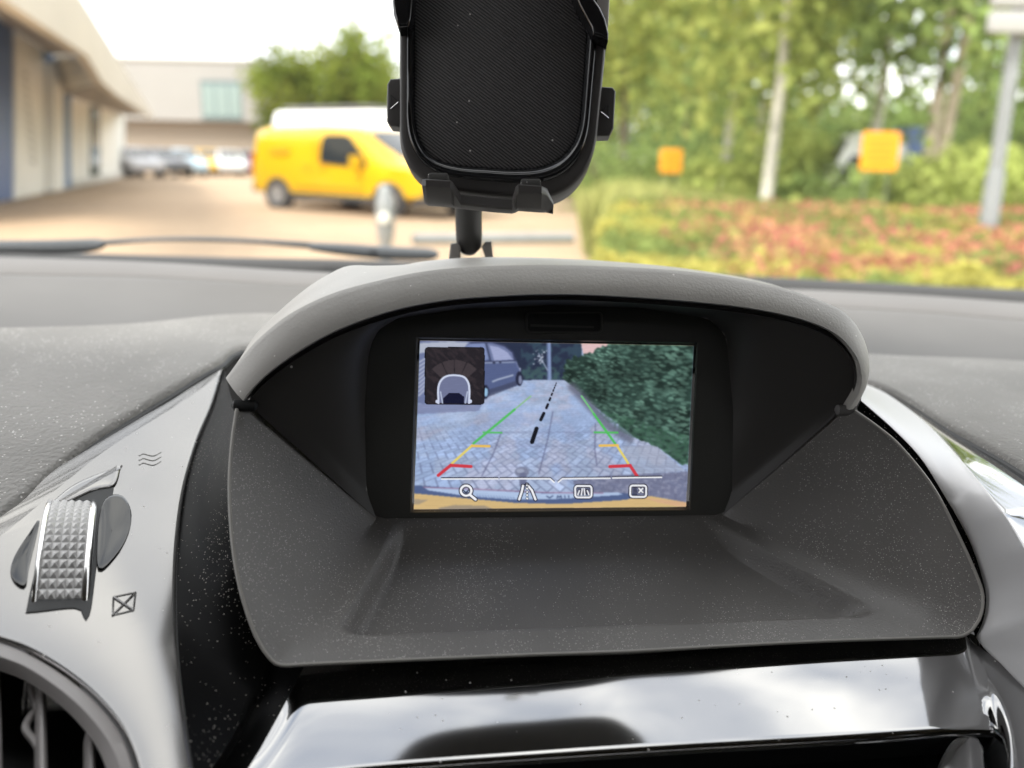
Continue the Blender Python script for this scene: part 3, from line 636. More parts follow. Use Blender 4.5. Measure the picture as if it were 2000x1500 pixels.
    for k in range(9): stroke([(120, 215 + k * 26), (160, 190 + k * 24)], 5, C(190, 196, 215), 3, 0.8)
    put(inpoly(X, Y, [(100, 478), (520, 446), (480, 520), (100, 540)]), C(118, 124, 160), 0.7)
    # tow ball and own bumper
    put(((X - 745) / 44) ** 2 + ((Y - 905) / 32) ** 2 < 1, C(128, 134, 160)); put(((X - 735) / 24) ** 2 + ((Y - 897) / 14) ** 2 < 1, C(160, 168, 192)); stroke([(752, 930), (752, 985)], 22, C(110, 116, 146))
    put(inpoly(X, Y, [(60, 1000), (200, 1000), (500, 1020), (900, 1050), (1160, 1066), (1440, 1062), (1560, 1060), (1900, 1120), (1900, 1250), (60, 1250)]), C(212, 182, 128))
    put(inpoly(X, Y, [(60, 985), (200, 995), (420, 1012), (1000, 1042), (1380, 1040), (1490, 1052), (1400, 1082), (1000, 1108), (700, 1100), (400, 1070), (60, 1035)]), C(84, 100, 140))
    put(inpoly(X, Y, [(150, 1000), (430, 1012), (900, 1042), (1340, 1034), (1380, 1050), (1000, 1075), (700, 1080), (420, 1058), (180, 1020)]), C(176, 196, 228))
    stroke([(150, 1000), (430, 1012), (900, 1036), (1250, 1040)], 3.5, C(150, 110, 140), 3, 0.8)
    for k in range(14): stroke([(470 + k * 17, 1048 + k * 1.2), (478 + k * 17, 1062 + k)], 3, C(120, 140, 180), 3, 0.8)
    PL = C(70, 84, 120)
    stroke([(898, 1058), (916, 1070), (936, 1056)], 3.4, PL, 2); stroke([(962, 1072), (966, 1056), (976, 1066), (986, 1056), (990, 1070)], 3.2, PL, 2); stroke([(1010, 1056), (1012, 1069)], 3.2, PL, 2); stroke([(1034, 1055), (1036, 1068)], 3.2, PL, 2)
    put(inpoly(X, Y, [(60, 1072), (180, 1080), (120, 1110), (60, 1105)]), C(150, 140, 128), 0.7); put(inpoly(X, Y, [(240, 1130), (340, 1112), (520, 1118), (600, 1150), (240, 1160)]), C(140, 132, 126), 0.7)
    put(inpoly(X, Y, [(1500, 1068), (1900, 1110), (1900, 1160), (1600, 1100)]), C(214, 170, 140), 0.7)
    for _ in range(2):
        for ax in (0, 1): img[:] = (np.roll(img, 1, ax) + 2 * img + np.roll(img, -1, ax)) / 4
    # guide lines
    G1, YL, RD = C(84, 190, 96), C(226, 208, 112), C(206, 62, 74)
    stroke([(800, 428), (690, 520)], 5, C(136, 190, 130), 4, 0.8); stroke([(700, 512), (450, 724)], 7.5, G1, 4, 0.95); stroke([(510, 655), (620, 657)], 6, G1, 4, 0.85)
    stroke([(1118, 428), (1200, 545)], 6, C(120, 200, 130), 4, 0.9); stroke([(1195, 540), (1330, 728)], 7.5, G1, 4, 0.95); stroke([(1200, 656), (1345, 658)], 6.5, G1, 4, 0.9)
    stroke([(440, 738), (320, 850)], 7.5, YL, 3); stroke([(440, 740), (545, 742)], 8, C(232, 190, 96), 3)
    stroke([(1340, 738), (1412, 852)], 7.5, YL, 3); stroke([(1232, 740), (1345, 738)], 8, C(232, 190, 96), 3)
    stroke([(312, 862), (238, 925)], 10, RD, 3); stroke([(312, 862), (434, 870)], 10, RD, 3); stroke([(1425, 868), (1470, 935)], 10, RD, 3); stroke([(1425, 866), (1295, 872)], 10, RD, 3)
    p0, p1 = np.array([808, 716.0]), np.array([960, 345.0])
    for (a, b, w_) in ((716, 632, 13), (576, 536, 10), (502, 480, 8), (454, 440, 6.5), (421, 411, 5.5), (396, 388, 4.5), (378, 372, 4), (363, 358, 3.5), (350, 346, 3)):
        f_ = lambda y: 808 + (835 - 808) * (716 - y) / 84 if y > 632 else np.interp(y, [345, 400, 490, 556, 632], [960, 938, 903, 872, 836])
        stroke([(f_(a), a), (f_(b), b)], w_, C(24, 26, 34), 3)
    # own-car box
    def rbox(x0, y0, x1, y1, r_): return np.hypot(np.maximum(np.maximum(x0 + r_ - X, X - x1 + r_), 0), np.maximum(np.maximum(y0 + r_ - Y, Y - y1 + r_), 0)) - r_
    bx = rbox(157, 121, 515, 478, 20); put(1 - sm(-1.5, 1.5, bx), C(38, 34, 38), 0.97); put(np.abs(bx) < 2.5, C(20, 20, 26))
    put((bx < -4) * sm(0.45, 0.7, fbm((X + Y) / 60, (Y - X) / 24, 51)), C(70, 60, 64), 0.45)
    rr_ = np.hypot(X - 333, (Y - 385)); an = np.degrees(np.arctan2(385 - Y, X - 333))
    put((bx < 0) & (rr_ > 100) & (rr_ < 185) & (an > 42) & (an < 138) & (np.abs(np.mod(an - 42, 24) - 12) < 11), C(74, 66, 70), 0.75)
    body = [(238, 470), (236, 390), (244, 345), (268, 312), (305, 297), (355, 297), (395, 310), (418, 345), (424, 390), (422, 470)]
    put(inpoly(X, Y, body) & (bx < 0), C(112, 118, 150)); put(inpoly(X, Y, [(262, 474), (264, 440), (300, 408), (360, 406), (392, 430), (392, 474)]), C(24, 26, 50))
    put((1 - sm(4, 8, dpoly(X, Y, [tuple(q) for q in cr(body, 60)]))) * (bx < -2), C(206, 214, 236)); stroke([(250, 400), (262, 470)], 4, C(180, 190, 214)); stroke([(412, 400), (400, 470)], 4, C(180, 190, 214))
    for x_ in (232, 428): put((np.hypot(X - x_, Y - 460) < 12) & (bx < -2), C(205, 212, 235))
    # menu line and icons
    WH, BK = C(244, 245, 250), C(26, 28, 44)
    for pts in ([(258, 948), (598, 948)], [(612, 948), (920, 948), (944, 970)], [(970, 970), (996, 948), (1296, 946)], [(1312, 944), (1626, 940)]):
        stroke([(x, y - 6) for x, y in pts], 4.5, BK, 2); stroke(pts, 4.5, WH, 2)
    def icon(draws):
        for w_, pts in draws: stroke(pts, w_ + 6, BK, 2)
        for w_, pts in draws: stroke(pts, w_, WH, 2)
    circ = lambda cx, cy, r_: [(cx + r_ * math.cos(a), cy + r_ * math.sin(a)) for a in np.linspace(0, 2 * math.pi, 26)]
    icon([(7, circ(405, 1022, 32)), (8, [(430, 1050), (462, 1078)])]); stroke(circ(405, 1022, 14)[3:10], 3, C(60, 66, 96)); stroke([(386, 1018), (404, 1034), (424, 1014)], 3, BK)
    icon([(7, [(728, 1078), (744, 1030), (752, 992)]), (7, [(776, 984), (806, 1020), (828, 1078)])])
    for y_ in (990, 1010, 1032, 1052, 1072): put(np.hypot(X - 776 - (y_ - 990) * 0.02, Y - y_) < 9.5, BK); put(np.hypot(X - 776 - (y_ - 990) * 0.02, Y - y_) < 6, WH)
    fr = [tuple(q) for q in rrect(1076, 994, 1178, 1066, 16)]; icon([(6, fr + [fr[0]])])
    put(inpoly(X, Y, [(1094, 1012), (1160, 1012), (1166, 1052), (1088, 1052)]), BK, 0.85)
    for pts in ([(1092, 1050), (1102, 1024)], [(1114, 1052), (1120, 1012)], [(1136, 1052), (1132, 1012)], [(1162, 1050), (1152, 1024)]): stroke(pts, 4.5, WH)
    fr = [tuple(q) for q in rrect(1424, 992, 1526, 1064, 16)]; icon([(6, fr + [fr[0]])])
    put(inpoly(X, Y, [(1440, 1004), (1468, 1004), (1468, 1052), (1440, 1052)]), BK, 0.5)
    for pts in ([(1480, 1010), (1504, 1036)], [(1504, 1010), (1480, 1036)]): stroke(pts, 8, BK); 
    for pts in ([(1480, 1010), (1504, 1036)], [(1504, 1010), (1480, 1036)]): stroke(pts, 5, WH)
    img *= (0.97 + 0.05 * (np.sin(Y * 2 * math.pi / 8.4) > 0))[..., None]
    return np.clip(img, 0, 1)
SW, SH = 470, 286
uu, vv = np.meshgrid(np.linspace(0, 1, SW), np.linspace(0, 1, SH))
def bil(q, u_, v_): return (np.array(q[0])[None, None] * (1 - u_[..., None]) + np.array(q[1])[None, None] * u_[..., None]) * (1 - v_[..., None]) + (np.array(q[3])[None, None] * (1 - u_[..., None]) + np.array(q[2])[None, None] * u_[..., None]) * v_[..., None]
ZP = bil([(125, 78), (1843, 112), (1783, 1128), (92, 1140)], uu, vv)
pic = paint_screen(ZP[..., 0], ZP[..., 1])
corn = [on_s(*q, -0.0022) for q in scr_px]
SV = bil(corn, uu, vv).reshape(-1, 3)
idx = np.arange(SW * SH).reshape(SH, SW)
mb = MB(); mb.v = [tuple(p) for p in SV]; mb.f = [tuple(q) for q in np.stack([idx[:-1, :-1], idx[:-1, 1:], idx[1:, 1:], idx[1:, :-1]], -1).reshape(-1, 4)]
def screen_material():
    mt = bpy.data.materials.new('screen_picture'); mt.use_nodes = True; N, L = nodes(mt); b = N['Principled BSDF']
    at = N.new('ShaderNodeAttribute'); at.attribute_name = 'picture'
    b.inputs['Base Color'].default_value = (0.006, 0.006, 0.008, 1); b.inputs['Roughness'].default_value = 0.25; b.inputs['Specular IOR Level'].default_value = 0.25
    L.new(at.outputs['Color'], b.inputs['Emission Color']); b.inputs['Emission Strength'].default_value = 1.0 / 2 ** EXPO
    return mt
screen = part(mb, 'reversing_screen', screen_material(), parent=bezel, smooth=False)
screen['label'] = 'lit screen showing reversing camera picture with coloured guide lines'
linear = np.where(pic <= 0.04045, pic / 12.92, ((pic + 0.055) / 1.055) ** 2.4).reshape(-1, 3)
ca = screen.data.color_attributes.new('picture', 'FLOAT_COLOR', 'POINT')
ca.data.foreach_set('color', np.c_[linear, np.ones(len(linear))].astype(np.float32).ravel())

# ------------------------------------------------------------------ windscreen and wiper
def glass_material():
    mt = bpy.data.materials.new('windscreen_glass'); mt.use_nodes = True; N, L = nodes(mt); N.clear()
    o = N.new('ShaderNodeOutputMaterial'); tr = N.new('ShaderNodeBsdfTransparent'); tr.inputs[0].default_value = (0.97, 0.985, 0.975, 1)
    gl = N.new('ShaderNodeBsdfGlossy'); gl.inputs['Roughness'].default_value = 0.02; fr = N.new('ShaderNodeFresnel'); fr.inputs[0].default_value = 1.15
    sc2 = N.new('ShaderNodeMath'); sc2.operation = 'MULTIPLY'; sc2.inputs[1].default_value = 0.06; L.new(fr.outputs[0], sc2.inputs[0])
    mx = N.new('ShaderNodeMixShader'); L.new(sc2.outputs[0], mx.inputs[0]); L.new(tr.outputs[0], mx.inputs[1]); L.new(gl.outputs[0], mx.inputs[2])
    df = N.new('ShaderNodeBsdfTranslucent'); df.inputs[0].default_value = (0.9, 0.88, 0.84, 1)
    m2 = N.new('ShaderNodeMixShader'); m2.inputs[0].default_value = 0.008; L.new(mx.outputs[0], m2.inputs[1]); L.new(df.outputs[0], m2.inputs[2])
    L.new(m2.outputs[0], o.inputs[0]); return mt
gb = edge + np.array([0, 0.018, -0.004])
rows = [gb + np.array([0, -0.60 * t, 0.43 * t + 0.03 * math.sin(math.pi * t)]) for t in np.linspace(-0.08, 1, 10)]
ws = MB().loft(rows).build('windscreen', glass_material(), org=ORG)
ws.matrix_world = dash.matrix_world
ws.location = dash.location; ws.rotation_euler = dash.rotation_euler
tag(ws, 'clear sloping windscreen glass between dashboard and car park', 'windscreen')

# the car's own roof lining and rear of the cabin, behind the photographer
mb = MB()
mb.loft([[np.array([a, b, c + 0.03 * (1 - (a / 0.8) ** 2)]) for a in np.linspace(-0.72, 0.86, 9)] for b, c in ((0.27, 0.33), (0.15, 0.36), (-0.2, 0.375), (-0.7, 0.36))])
mb.loft([[np.array([a, b, c]) for a in np.linspace(-0.72, 0.86, 9)] for b, c in ((-0.7, 0.36), (-0.72, 0.1), (-0.66, -0.2), (-0.6, -0.6))])
mb.box((-0.74, -0.35, -0.36), (0.06, 1.3, 0.66)); mb.box((0.88, -0.35, -0.36), (0.06, 1.3, 0.66))
mb.box((-0.73, -0.47, 0.16), (0.05, 0.5, 0.44)); mb.box((0.87, -0.47, 0.16), (0.05, 0.5, 0.44))
mb.box((0.07, -0.1, -0.62), (1.7, 1.3, 0.03))
shell = mb.build('car_cabin', mat('cabin_lining', (0.06, 0.058, 0.056), 0.9, var=0.05), org=ORG, smooth=False)
shell.location = dash.location; shell.rotation_euler = dash.rotation_euler; tag(shell, kind='structure')
mo = cr([(-0.10, -0.022), (-0.092, 0.004), (-0.06, 0.022), (0.0, 0.028), (0.06, 0.022), (0.092, 0.004), (0.10, -0.022), (0.0, -0.026)], 60, closed=True)  # unseen dark block, added for its dark reflection in the console panel
refl_block = MB().prism(mo, lambda x, y, h: (0.083 + x * 0.94, 0.359 + y, 0.215 - h), lambda x, y: (0.083 + x * 0.86, 0.359 + y * 0.8 - 0.006, 0.25), bev=0.008).build('reflection_block', M_HBODY, shell, org=ORG)
MB().tube([(0.083, 0.355, 0.245), (0.083, 0.362, 0.262), (0.083, 0.355, 0.285)], 0.008, n=10).build('reflection_block_stalk', M_HBODY, refl_block, org=ORG)
wroot = empty('windscreen_wiper', to_world((0, 0.8, -0.1))); wroot.rotation_euler = dash.rotation_euler
tag(wroot, 'dark grey wiper resting across the bottom of the windscreen', 'wiper')
WO = np.array([0, 0.8, -0.1]); WB = 0.97
def wpart(mb, name): return mb.build(name, M_WIPER, wroot, org=WO)
def wloft(pts, b=WB, thick=0.010):
    """pts: (x, y top, y bottom) in photo pixels on the wiper's plane"""
    A = cr(pts, 40); rows = [[], [], [], [], []]
    for x, y0, y1 in A:
        t_, b_ = at_b(x, y0, b), at_b(x, y1, b); h_ = b_ - t_
        rows[0].append(t_ + np.array([0, thick / 2, 0])); rows[1].append(t_ + h_ * 0.15 + np.array([0, -thick / 3, 0])); rows[2].append(t_ + h_ * 0.6 + np.array([0, -thick / 2, 0])); rows[3].append(b_); rows[4].append(b_ + np.array([0, thick, 0]))
    return MB().loft(rows + [rows[0]])
wpart(wloft([(-400, 470, 500), (-200, 471, 500), (0, 470, 494), (100, 469, 496), (170, 467, 493), (196, 467, 488), (201, 470, 484)]), 'wiper_blade')
wpart(wloft([(196, 469, 480), (300, 464, 472), (400, 463, 472), (500, 467, 476), (608, 473, 486)], thick=0.005), 'wiper_arm')
wpart(wloft([(603, 475, 486), (612, 474, 490), (680, 477, 500), (740, 481, 506), (800, 484, 508), (838, 486, 508), (853, 490, 504), (857, 496, 499)]), 'wiper_head')
c = at_b(728, 489, WB - 0.005)
wpart(MB().lathe([(0.0002, -0.002), (0.003, -0.0015), (0.0035, 0.004)], c, (0, 1, 0), 16), 'wiper_rivet')
# black cowl panel outside the glass
cw = [np.array([at_b(x, y, b_) for x, y in cr([(-700, y0 - 22), (0, y0), (400, y0 + 12), (900, y0 + 24), (1700, y0 + 62), (2700, y0 + 120)], 60)]) for y0, b_ in ((489, 1.02), (493, 1.0), (506, 0.99), (560, 0.98))]
cowl = MB().loft(cw).build('windscreen_cowl', mat('cowl_black', (0.03, 0.029, 0.028), 0.6, var=0.1), org=ORG)
cowl.location = dash.location; cowl.rotation_euler = dash.rotation_euler
tag(cowl, 'black plastic cowl strip along the foot of the windscreen', 'car cowl')

# ------------------------------------------------------------------ phone holder
HD = 0.36; HK = HD / FPX; HC = CAM + ray(985, 200) * HD
hold = empty('phone_holder', HC)
hold.rotation_euler = Matrix([[_r[0], _u[0], -_d[0]], [_r[1], _u[1], -_d[1]], [_r[2], _u[2], -_d[2]]]).to_euler()
tag(hold, 'empty black phone holder with ribbed pad on a short stem behind the screen hood', 'phone holder')
def hp(x, y, z=0.0): return np.array([(x - 985) * HK, (200 - y) * HK, z])
def hprism(poly, z0, z1, bev=3.0, n=None, closed=True):
    P = cr(poly, n, closed=True) if n else np.asarray(poly, float)
    return MB().prism(P, lambda x, y, h: hp(x, y, z1 + h * HK), lambda x, y: hp(x, y, z0), bev=bev)
def hbuild(mb, name, mt, parent=None, **k): return mb.build(name, mt, parent or hold, **k)
h_out = np.vstack([lin([(779, -330), (783, 78), (783, 270)], 20)[:-1], cr([(783, 270), (786, 296), (798, 326), (820, 350), (845, 366), (880, 377), (935, 385), (1000, 391), (1060, 391), (1100, 379), (1130, 355), (1152, 320), (1163, 280), (1167, 245)], 50)[:-1], lin([(1167, 245), (1181, 106), (1196, -330)], 20)])
h_pad = np.vstack([lin([(810, -330), (812, 53), (811, 205)], 20)[:-1], cr([(811, 205), (813, 240), (818, 268), (831, 296), (857, 316), (898, 327), (950, 331), (1000, 334), (1050, 331), (1090, 315), (1118, 284), (1130, 250), (1134, 220)], 50)[:-1], lin([(1134, 220), (1145, 71), (1160, -330)], 20)])
# the frame ring: outer wall, satin face, gloss ridge, pad well
cO = np.array([985.0, 120.0])
mid = lambda t_: h_out * (1 - t_) + h_pad * t_
rows = [[hp(*p, -0.010) for p in h_out], [hp(*p, 0.0035) for p in h_out], [hp(*p, 0.0046) for p in mid(0.06)], [hp(*p, 0.005) for p in mid(0.16)], [hp(*p, 0.005) for p in mid(0.5)]]
hbuild(MB().loft(rows), 'holder_body', M_HBODY)
rows = [[hp(*p, 0.005) for p in mid(0.5)], [hp(*p, 0.0062) for p in mid(0.56)], [hp(*p, 0.0064) for p in mid(0.68)], [hp(*p, 0.0055) for p in mid(0.84)], [hp(*p, 0.0034) for p in mid(1.0)], [hp(*p, 0.0026) for p in mid(1.02)]]
hbuild(MB().loft(rows), 'gloss_ridge', M_HGLOSS, angle=60)
def rib_material():
    mt = bpy.data.materials.new('ribbed_rubber'); mt.use_nodes = True; N, L = nodes(mt); b = N['Principled BSDF']
    t = N.new('ShaderNodeTexCoord'); mp_ = N.new('ShaderNodeMapping'); mp_.inputs['Rotation'].default_value = (0, 0, math.radians(-53))
    L.new(t.outputs['Object'], mp_.inputs[0])
    w_ = N.new('ShaderNodeTexWave'); w_.inputs['Scale'].default_value = 1.0 / (5.4 * HK * 20) * 2 * math.pi * 1.0; w_.wave_profile = 'SIN'
    L.new(mp_.outputs[0], w_.inputs['Vector'])
    r_ = N.new('ShaderNodeValToRGB'); r_.color_ramp.elements[0].color = (0.010, 0.009, 0.010, 1); r_.color_ramp.elements[1].color = (0.085, 0.078, 0.078, 1)
    r_.color_ramp.elements[0].position = 0.25; r_.color_ramp.elements[1].position = 0.75
    L.new(w_.outputs['Fac'], r_.inputs[0]); 
    v = N.new('ShaderNodeTexVoronoi'); v.inputs['Scale'].default_value = 210; L.new(t.outputs['Object'], v.inputs['Vector'])
    sp = N.new('ShaderNodeSeparateColor'); L.new(v.outputs['Color'], sp.inputs[0])
    lt = N.new('ShaderNodeMath'); lt.operation = 'LESS_THAN'; lt.inputs[1].default_value = 0.075; L.new(v.outputs['Distance'], lt.inputs[0])
    l2 = N.new('ShaderNodeMath'); l2.operation = 'LESS_THAN'; l2.inputs[1].default_value = 0.16; L.new(sp.outputs[0], l2.inputs[0])
    mu = N.new('ShaderNodeMath'); mu.operation = 'MULTIPLY'; L.new(lt.outputs[0], mu.inputs[0]); L.new(l2.outputs[0], mu.inputs[1])
    mx = N.new('ShaderNodeMix'); mx.data_type = 'RGBA'; L.new(mu.outputs[0], mx.inputs[0]); L.new(r_.outputs[0], mx.inputs[6]); mx.inputs[7].default_value = (0.55, 0.53, 0.5, 1)
    L.new(mx.outputs[2], b.inputs['Base Color']); b.inputs['Roughness'].default_value = 0.55; b.inputs['Specular IOR Level'].default_value = 0.4
    bp = N.new('ShaderNodeBump'); bp.inputs['Strength'].default_value = 0.5; bp.inputs['Distance'].default_value = 0.0005; L.new(w_.outputs['Fac'], bp.inputs['Height']); L.new(bp.outputs[0], b.inputs['Normal'])
    return mt
hbuild(hprism(h_pad, -0.004, 0.0034, bev=3), 'ribbed_pad', rib_material())
hbuild(hprism(h_out, -0.014, -0.008, bev=4), 'holder_back', M_HBODY)
hbuild(hprism([(1138, -330), (1197, -330), (1190, -40), (1186, 40), (1182, 104), (1179, 80), (1170, 52), (1155, 26), (1144, 4), (1139, -60)], -0.012, 0.0062, bev=2), 'motor_housing', M_HGREY)
# side tabs with engraved arrows
tabL = hbuild(hprism([(757, 166), (763, 156), (786, 154), (800, 154), (800, 250), (786, 250), (764, 248), (756, 238)], -0.006, 0.0015, bev=4), 'release_tab', M_HBODY)
tabR = hbuild(hprism([(1150, 172), (1178, 171), (1196, 172), (1202, 180), (1198, 252), (1190, 267), (1160, 268), (1145, 268)], -0.006, 0.0015, bev=4), 'release_tab', M_HBODY)
for tb, tri_ in ((tabL, [(764, 188), (764, 214), (779, 201)]), (tabR, [(1188, 208), (1188, 232), (1173, 220)])):
    pts = lin(tri_ + [tri_[0]], 25)
    hbuild(MB().tube([hp(*p, 0.0015) for p in pts], 0.00022, n=6), 'arrow_mark', M_FLATBLK, parent=tb)
    hbuild(MB().tube([hp(tri_[1][0], tri_[1][1] + 1, 0.0017), hp(tri_[2][0], tri_[2][1] + 1, 0.0017)], 0.00016, n=6), 'arrow_edge', M_CHROME, parent=tb)
# clamp arms
hbuild(hprism([(790, -330), (786, -60), (777, 0), (775, 30), (777, 55), (786, 80), (806, 79), (811, 62), (816, 0), (822, -60), (826, -330)], 0.004, 0.014, bev=7), 'clamp_arm', M_HGLOSS)
hbuild(hprism([(1098, -330), (1102, -60), (1110, 0), (1126, 38), (1140, 64), (1149, 80), (1152, 94), (1163, 97), (1181, 104), (1182, 90), (1176, 64), (1166, 42), (1152, 22), (1142, 0), (1138, -60), (1136, -330)], 0.004, 0.014, bev=6), 'clamp_arm', M_HGLOSS)
# foot with two hooks
def hbar(sections):
    """sections: list of (x, profile[(y, z)...]) lofted along x"""
    return MB().loft([[hp(x, y, z) for y, z in pr] for x, pr in sections], closed=True)
def blockprof(y0, dz_, tall=1.0): return [(y0, 0.006), (y0, 0.017 + dz_), (y0 + 3, 0.0178 + dz_), (y0 + 14 * tall, 0.018 + dz_), (y0 + 18 * tall, 0.0175 + dz_), (y0 + 38 * tall, 0.011 + dz_), (y0 + 40 * tall, 0.006)]
def midprof(y0): return [(y0, 0.006), (y0 + 1, 0.010), (y0 + 3, 0.0108), (y0 + 18, 0.0115), (y0 + 22, 0.011), (y0 + 25, 0.009), (y0 + 25, 0.006)]
secs = [(831, blockprof(370, -0.004, 0.6)), (833, blockprof(368, -0.001, 0.9)), (840, blockprof(368, 0, 1.0)), (885, blockprof(371, 0, 1.0)), (890, blockprof(373, -0.002, 1.0)), (903, midprof(389)), (912, midprof(390)), (960, midprof(395)), (1000, midprof(398)), (1007, blockprof(381, -0.002, 1.0)), (1012, blockprof(378, 0, 1.0)), (1055, blockprof(381, 0, 1.0)), (1066, blockprof(383, -0.003, 0.95)), (1079, blockprof(404, -0.008, 0.45))]
foot = hbuild(hbar(secs), 'support_foot', M_HBODY, angle=28)
for x0, y0 in ((843, 368), (1016, 379)):
    hbuild(MB().prism(rrect(x0, y0 - 12, x0 + 38, y0 + 3, 5), lambda x, y, h: hp(x, y, 0.0165 + h * HK), lambda x, y: hp(x, y, 0.010), bev=3), 'rubber_pad', M_HRUB, parent=foot)
# stem and base fork
def hq(x, y, z):
    k_ = (HD - z) / FPX; return np.array([(x - 1000) * k_ - (985 - 1000) * HK, (750 - y) * k_ - (750 - 200) * HK, z])
st = [hq(915, 330, -0.012), hq(915, 380, -0.022), hq(915, 420, -0.032), hq(916, 460, -0.042), hq(916, 478, -0.046), hq(916, 488, -0.0485), hq(916, 493, -0.0497)]
hbuild(MB().tube(st, np.array([26, 26, 26, 26, 25, 17, 4]) * HK * 1.1, n=28, up=(1, 0, 0)), 'stem', mat('stem_black', (0.012, 0.011, 0.011), 0.35))
for pts in ([(880, 476), (900, 474), (899, 560), (872, 560), (877, 500)], [(940, 482), (948, 472), (960, 471), (963, 500), (968, 560), (946, 560), (947, 500)]):
    hbuild(MB().prism(pts, lambda x, y, h: hq(x, y, -0.041 + h * HK), lambda x, y: hq(x, y, -0.055), bev=3), 'base_fork', mat('fork_grey', (0.17, 0.16, 0.145), 0.5))
hbuild(MB().lathe([(0.0001, -0.004), (0.022, -0.004), (0.030, 0.0), (0.033, 0.006), (0.034, 0.012)][::-1], hq(918, 585, -0.050), (0, -0.97, -0.24), 32), 'suction_base', M_HBODY)

# ------------------------------------------------------------------ vehicles
def glassmat(): return mat('vehicle_glass', (0.02, 0.024, 0.026), 0.08, spec=0.7)
M_TYRE = mat('tyre_rubber', (0.02, 0.02, 0.02), 0.8)
M_RIM = mat('wheel_rim', (0.5, 0.5, 0.5), 0.35, metal=0.7)
M_DKPL = mat('dark_bumper', (0.045, 0.045, 0.047), 0.6)
def vehicle(name, st, paint, wheels, wr, side_glass, front_glass, extras=(), bump_mat=None):
    """st: list of (x, zbot, zbelt, ztop, wbelt, wtop); x forward from the rear bumper"""
    root = empty(name)
    S = np.array(st, float)
    xs = np.linspace(S[0, 0], S[-1, 0], 46); xs = np.unique(np.r_[xs, S[:, 0]])
    I = lambda x, k: np.interp(x, S[:, 0], S[:, k])
    rows = []
    for x in xs:
        zb, zl, zt, wl_, wt = [I(x, k) for k in range(1, 6)]
        h = [(wl_ * 0.90, zb), (wl_ * 0.98, zb + 0.08), (wl_, zb + (zl - zb) * 0.5), (wl_ * 0.99, zl), (wl_ * 0.4 + wt * 0.6, zl + (zt - zl) * 0.6), (wt, zl + (zt - zl) * 0.88), (wt * 0.90, zl + (zt - zl) * 0.975), (wt * 0.5, zt), (0, zt + 0.01)]
        rows.append([(x, -a, b) for a, b in h] + [(x, a, b) for a, b in h[::-1][1:]])
    mb = MB().loft(rows, closed=True); n = len(rows[0]); mb.f.append(tuple(range(n))); mb.f.append(tuple(range((len(rows) - 1) * n, len(rows) * n)))
    mb.build('body', paint, root, angle=35)
    def side_y(x, z):
        zl, zt, wl_, wt = I(x, 2), I(x, 3), I(x, 4), I(x, 5); t = np.clip((z - zl) / max(zt - zl, 0.05), 0, 1)
        return np.interp(t, [0, 0.6, 0.88, 1], [wl_ * 0.99, wl_ * 0.4 + wt * 0.6, wt, wt * 0.8]) if z >= zl else wl_
    for poly in side_glass:
        for s_ in (-1, 1):
            P = cr(poly, 28, closed=True); mb = MB()
            mb.loft([[(x, s_ * (side_y(x, z) - 0.02), z) for x, z in P], [(x, s_ * (side_y(x, z) + 0.012), z) for x, z in P]], closed=True); mb.f.append(tuple(range(28, 56)))
            mb.build('window', glassmat(), root)
    for x0, x1, k in front_glass:                     # glass lying on the slope between stations x0..x1
        rws = []
        for t in np.linspace(0.04, 0.94, 8):
            x = x0 * (1 - t) + x1 * t; wt = I(x, 5) * (0.94 - 0.03 * t); z = I(x, 3)
            rws.append([(x + k * 0.02, y, z + 0.022 - 0.05 * abs(y / wt) ** 4) for y in np.linspace(-wt, wt, 9)])
        MB().loft(rws).build('windscreen', glassmat(), root)
    for x in wheels:
        for s_ in (-1, 1):
            y = s_ * (I(x, 4) - 0.09)
            t_ = MB().lathe([(wr * 0.62, -0.10), (wr * 0.9, -0.11), (wr, -0.08), (wr, 0.08), (wr * 0.9, 0.11), (wr * 0.62, 0.10)], (x, y, wr), (0, s_, 0), 28).build('wheel', M_TYRE, root)
            MB().lathe([(0.001, 0.105), (wr * 0.2, 0.112), (wr * 0.5, 0.095), (wr * 0.64, 0.112), (wr * 0.66, 0.09)], (x, y, wr), (0, s_, 0), 28).build('rim', M_RIM, t_)
            MB().lathe([(0.001, 0), (wr * 1.16, 0), (wr * 1.18, -0.05)], (x, s_ * (I(x, 4) + 0.004), wr * 1.02), (0, s_, 0), 28).build('wheel_arch', M_DKPL, root)
    for nm, c_, sz, mt in extras: MB().box(c_, sz).build(nm, mt, root)
    return root
def place(root, p, heading): root.location = (p[0], p[1], 0); root.rotation_euler = (0, 0, heading)

M_YEL = mat('van_yellow', (0.62, 0.37, 0.0), 0.3, coat=0.5)
M_WHT = mat('vehicle_white', (0.80, 0.79, 0.77), 0.35, coat=0.4)
M_LAMP = mat('lamp_clear', (0.6, 0.6, 0.6), 0.15)
M_RED = mat('lamp_red', (0.35, 0.02, 0.015), 0.2)
M_ORG2 = mat('van_logo_orange', (0.72, 0.33, 0.01), 0.4)
van_st = [(0, 0.45, 1.0, 1.62, 0.86, 0.70), (0.10, 0.36, 1.05, 1.80, 0.91, 0.78), (0.4, 0.32, 1.08, 1.86, 0.93, 0.80), (2.0, 0.30, 1.08, 1.88, 0.93, 0.80), (2.9, 0.30, 1.06, 1.83, 0.93, 0.78), (3.15, 0.30, 1.05, 1.74, 0.93, 0.76), (3.9, 0.32, 1.02, 1.20, 0.92, 0.76), (4.3, 0.34, 0.98, 1.08, 0.91, 0.74), (4.65, 0.36, 0.85, 0.93, 0.87, 0.70), (4.82, 0.42, 0.62, 0.70, 0.76, 0.62)]
A, B = ground(550, 407), ground(764, 424)
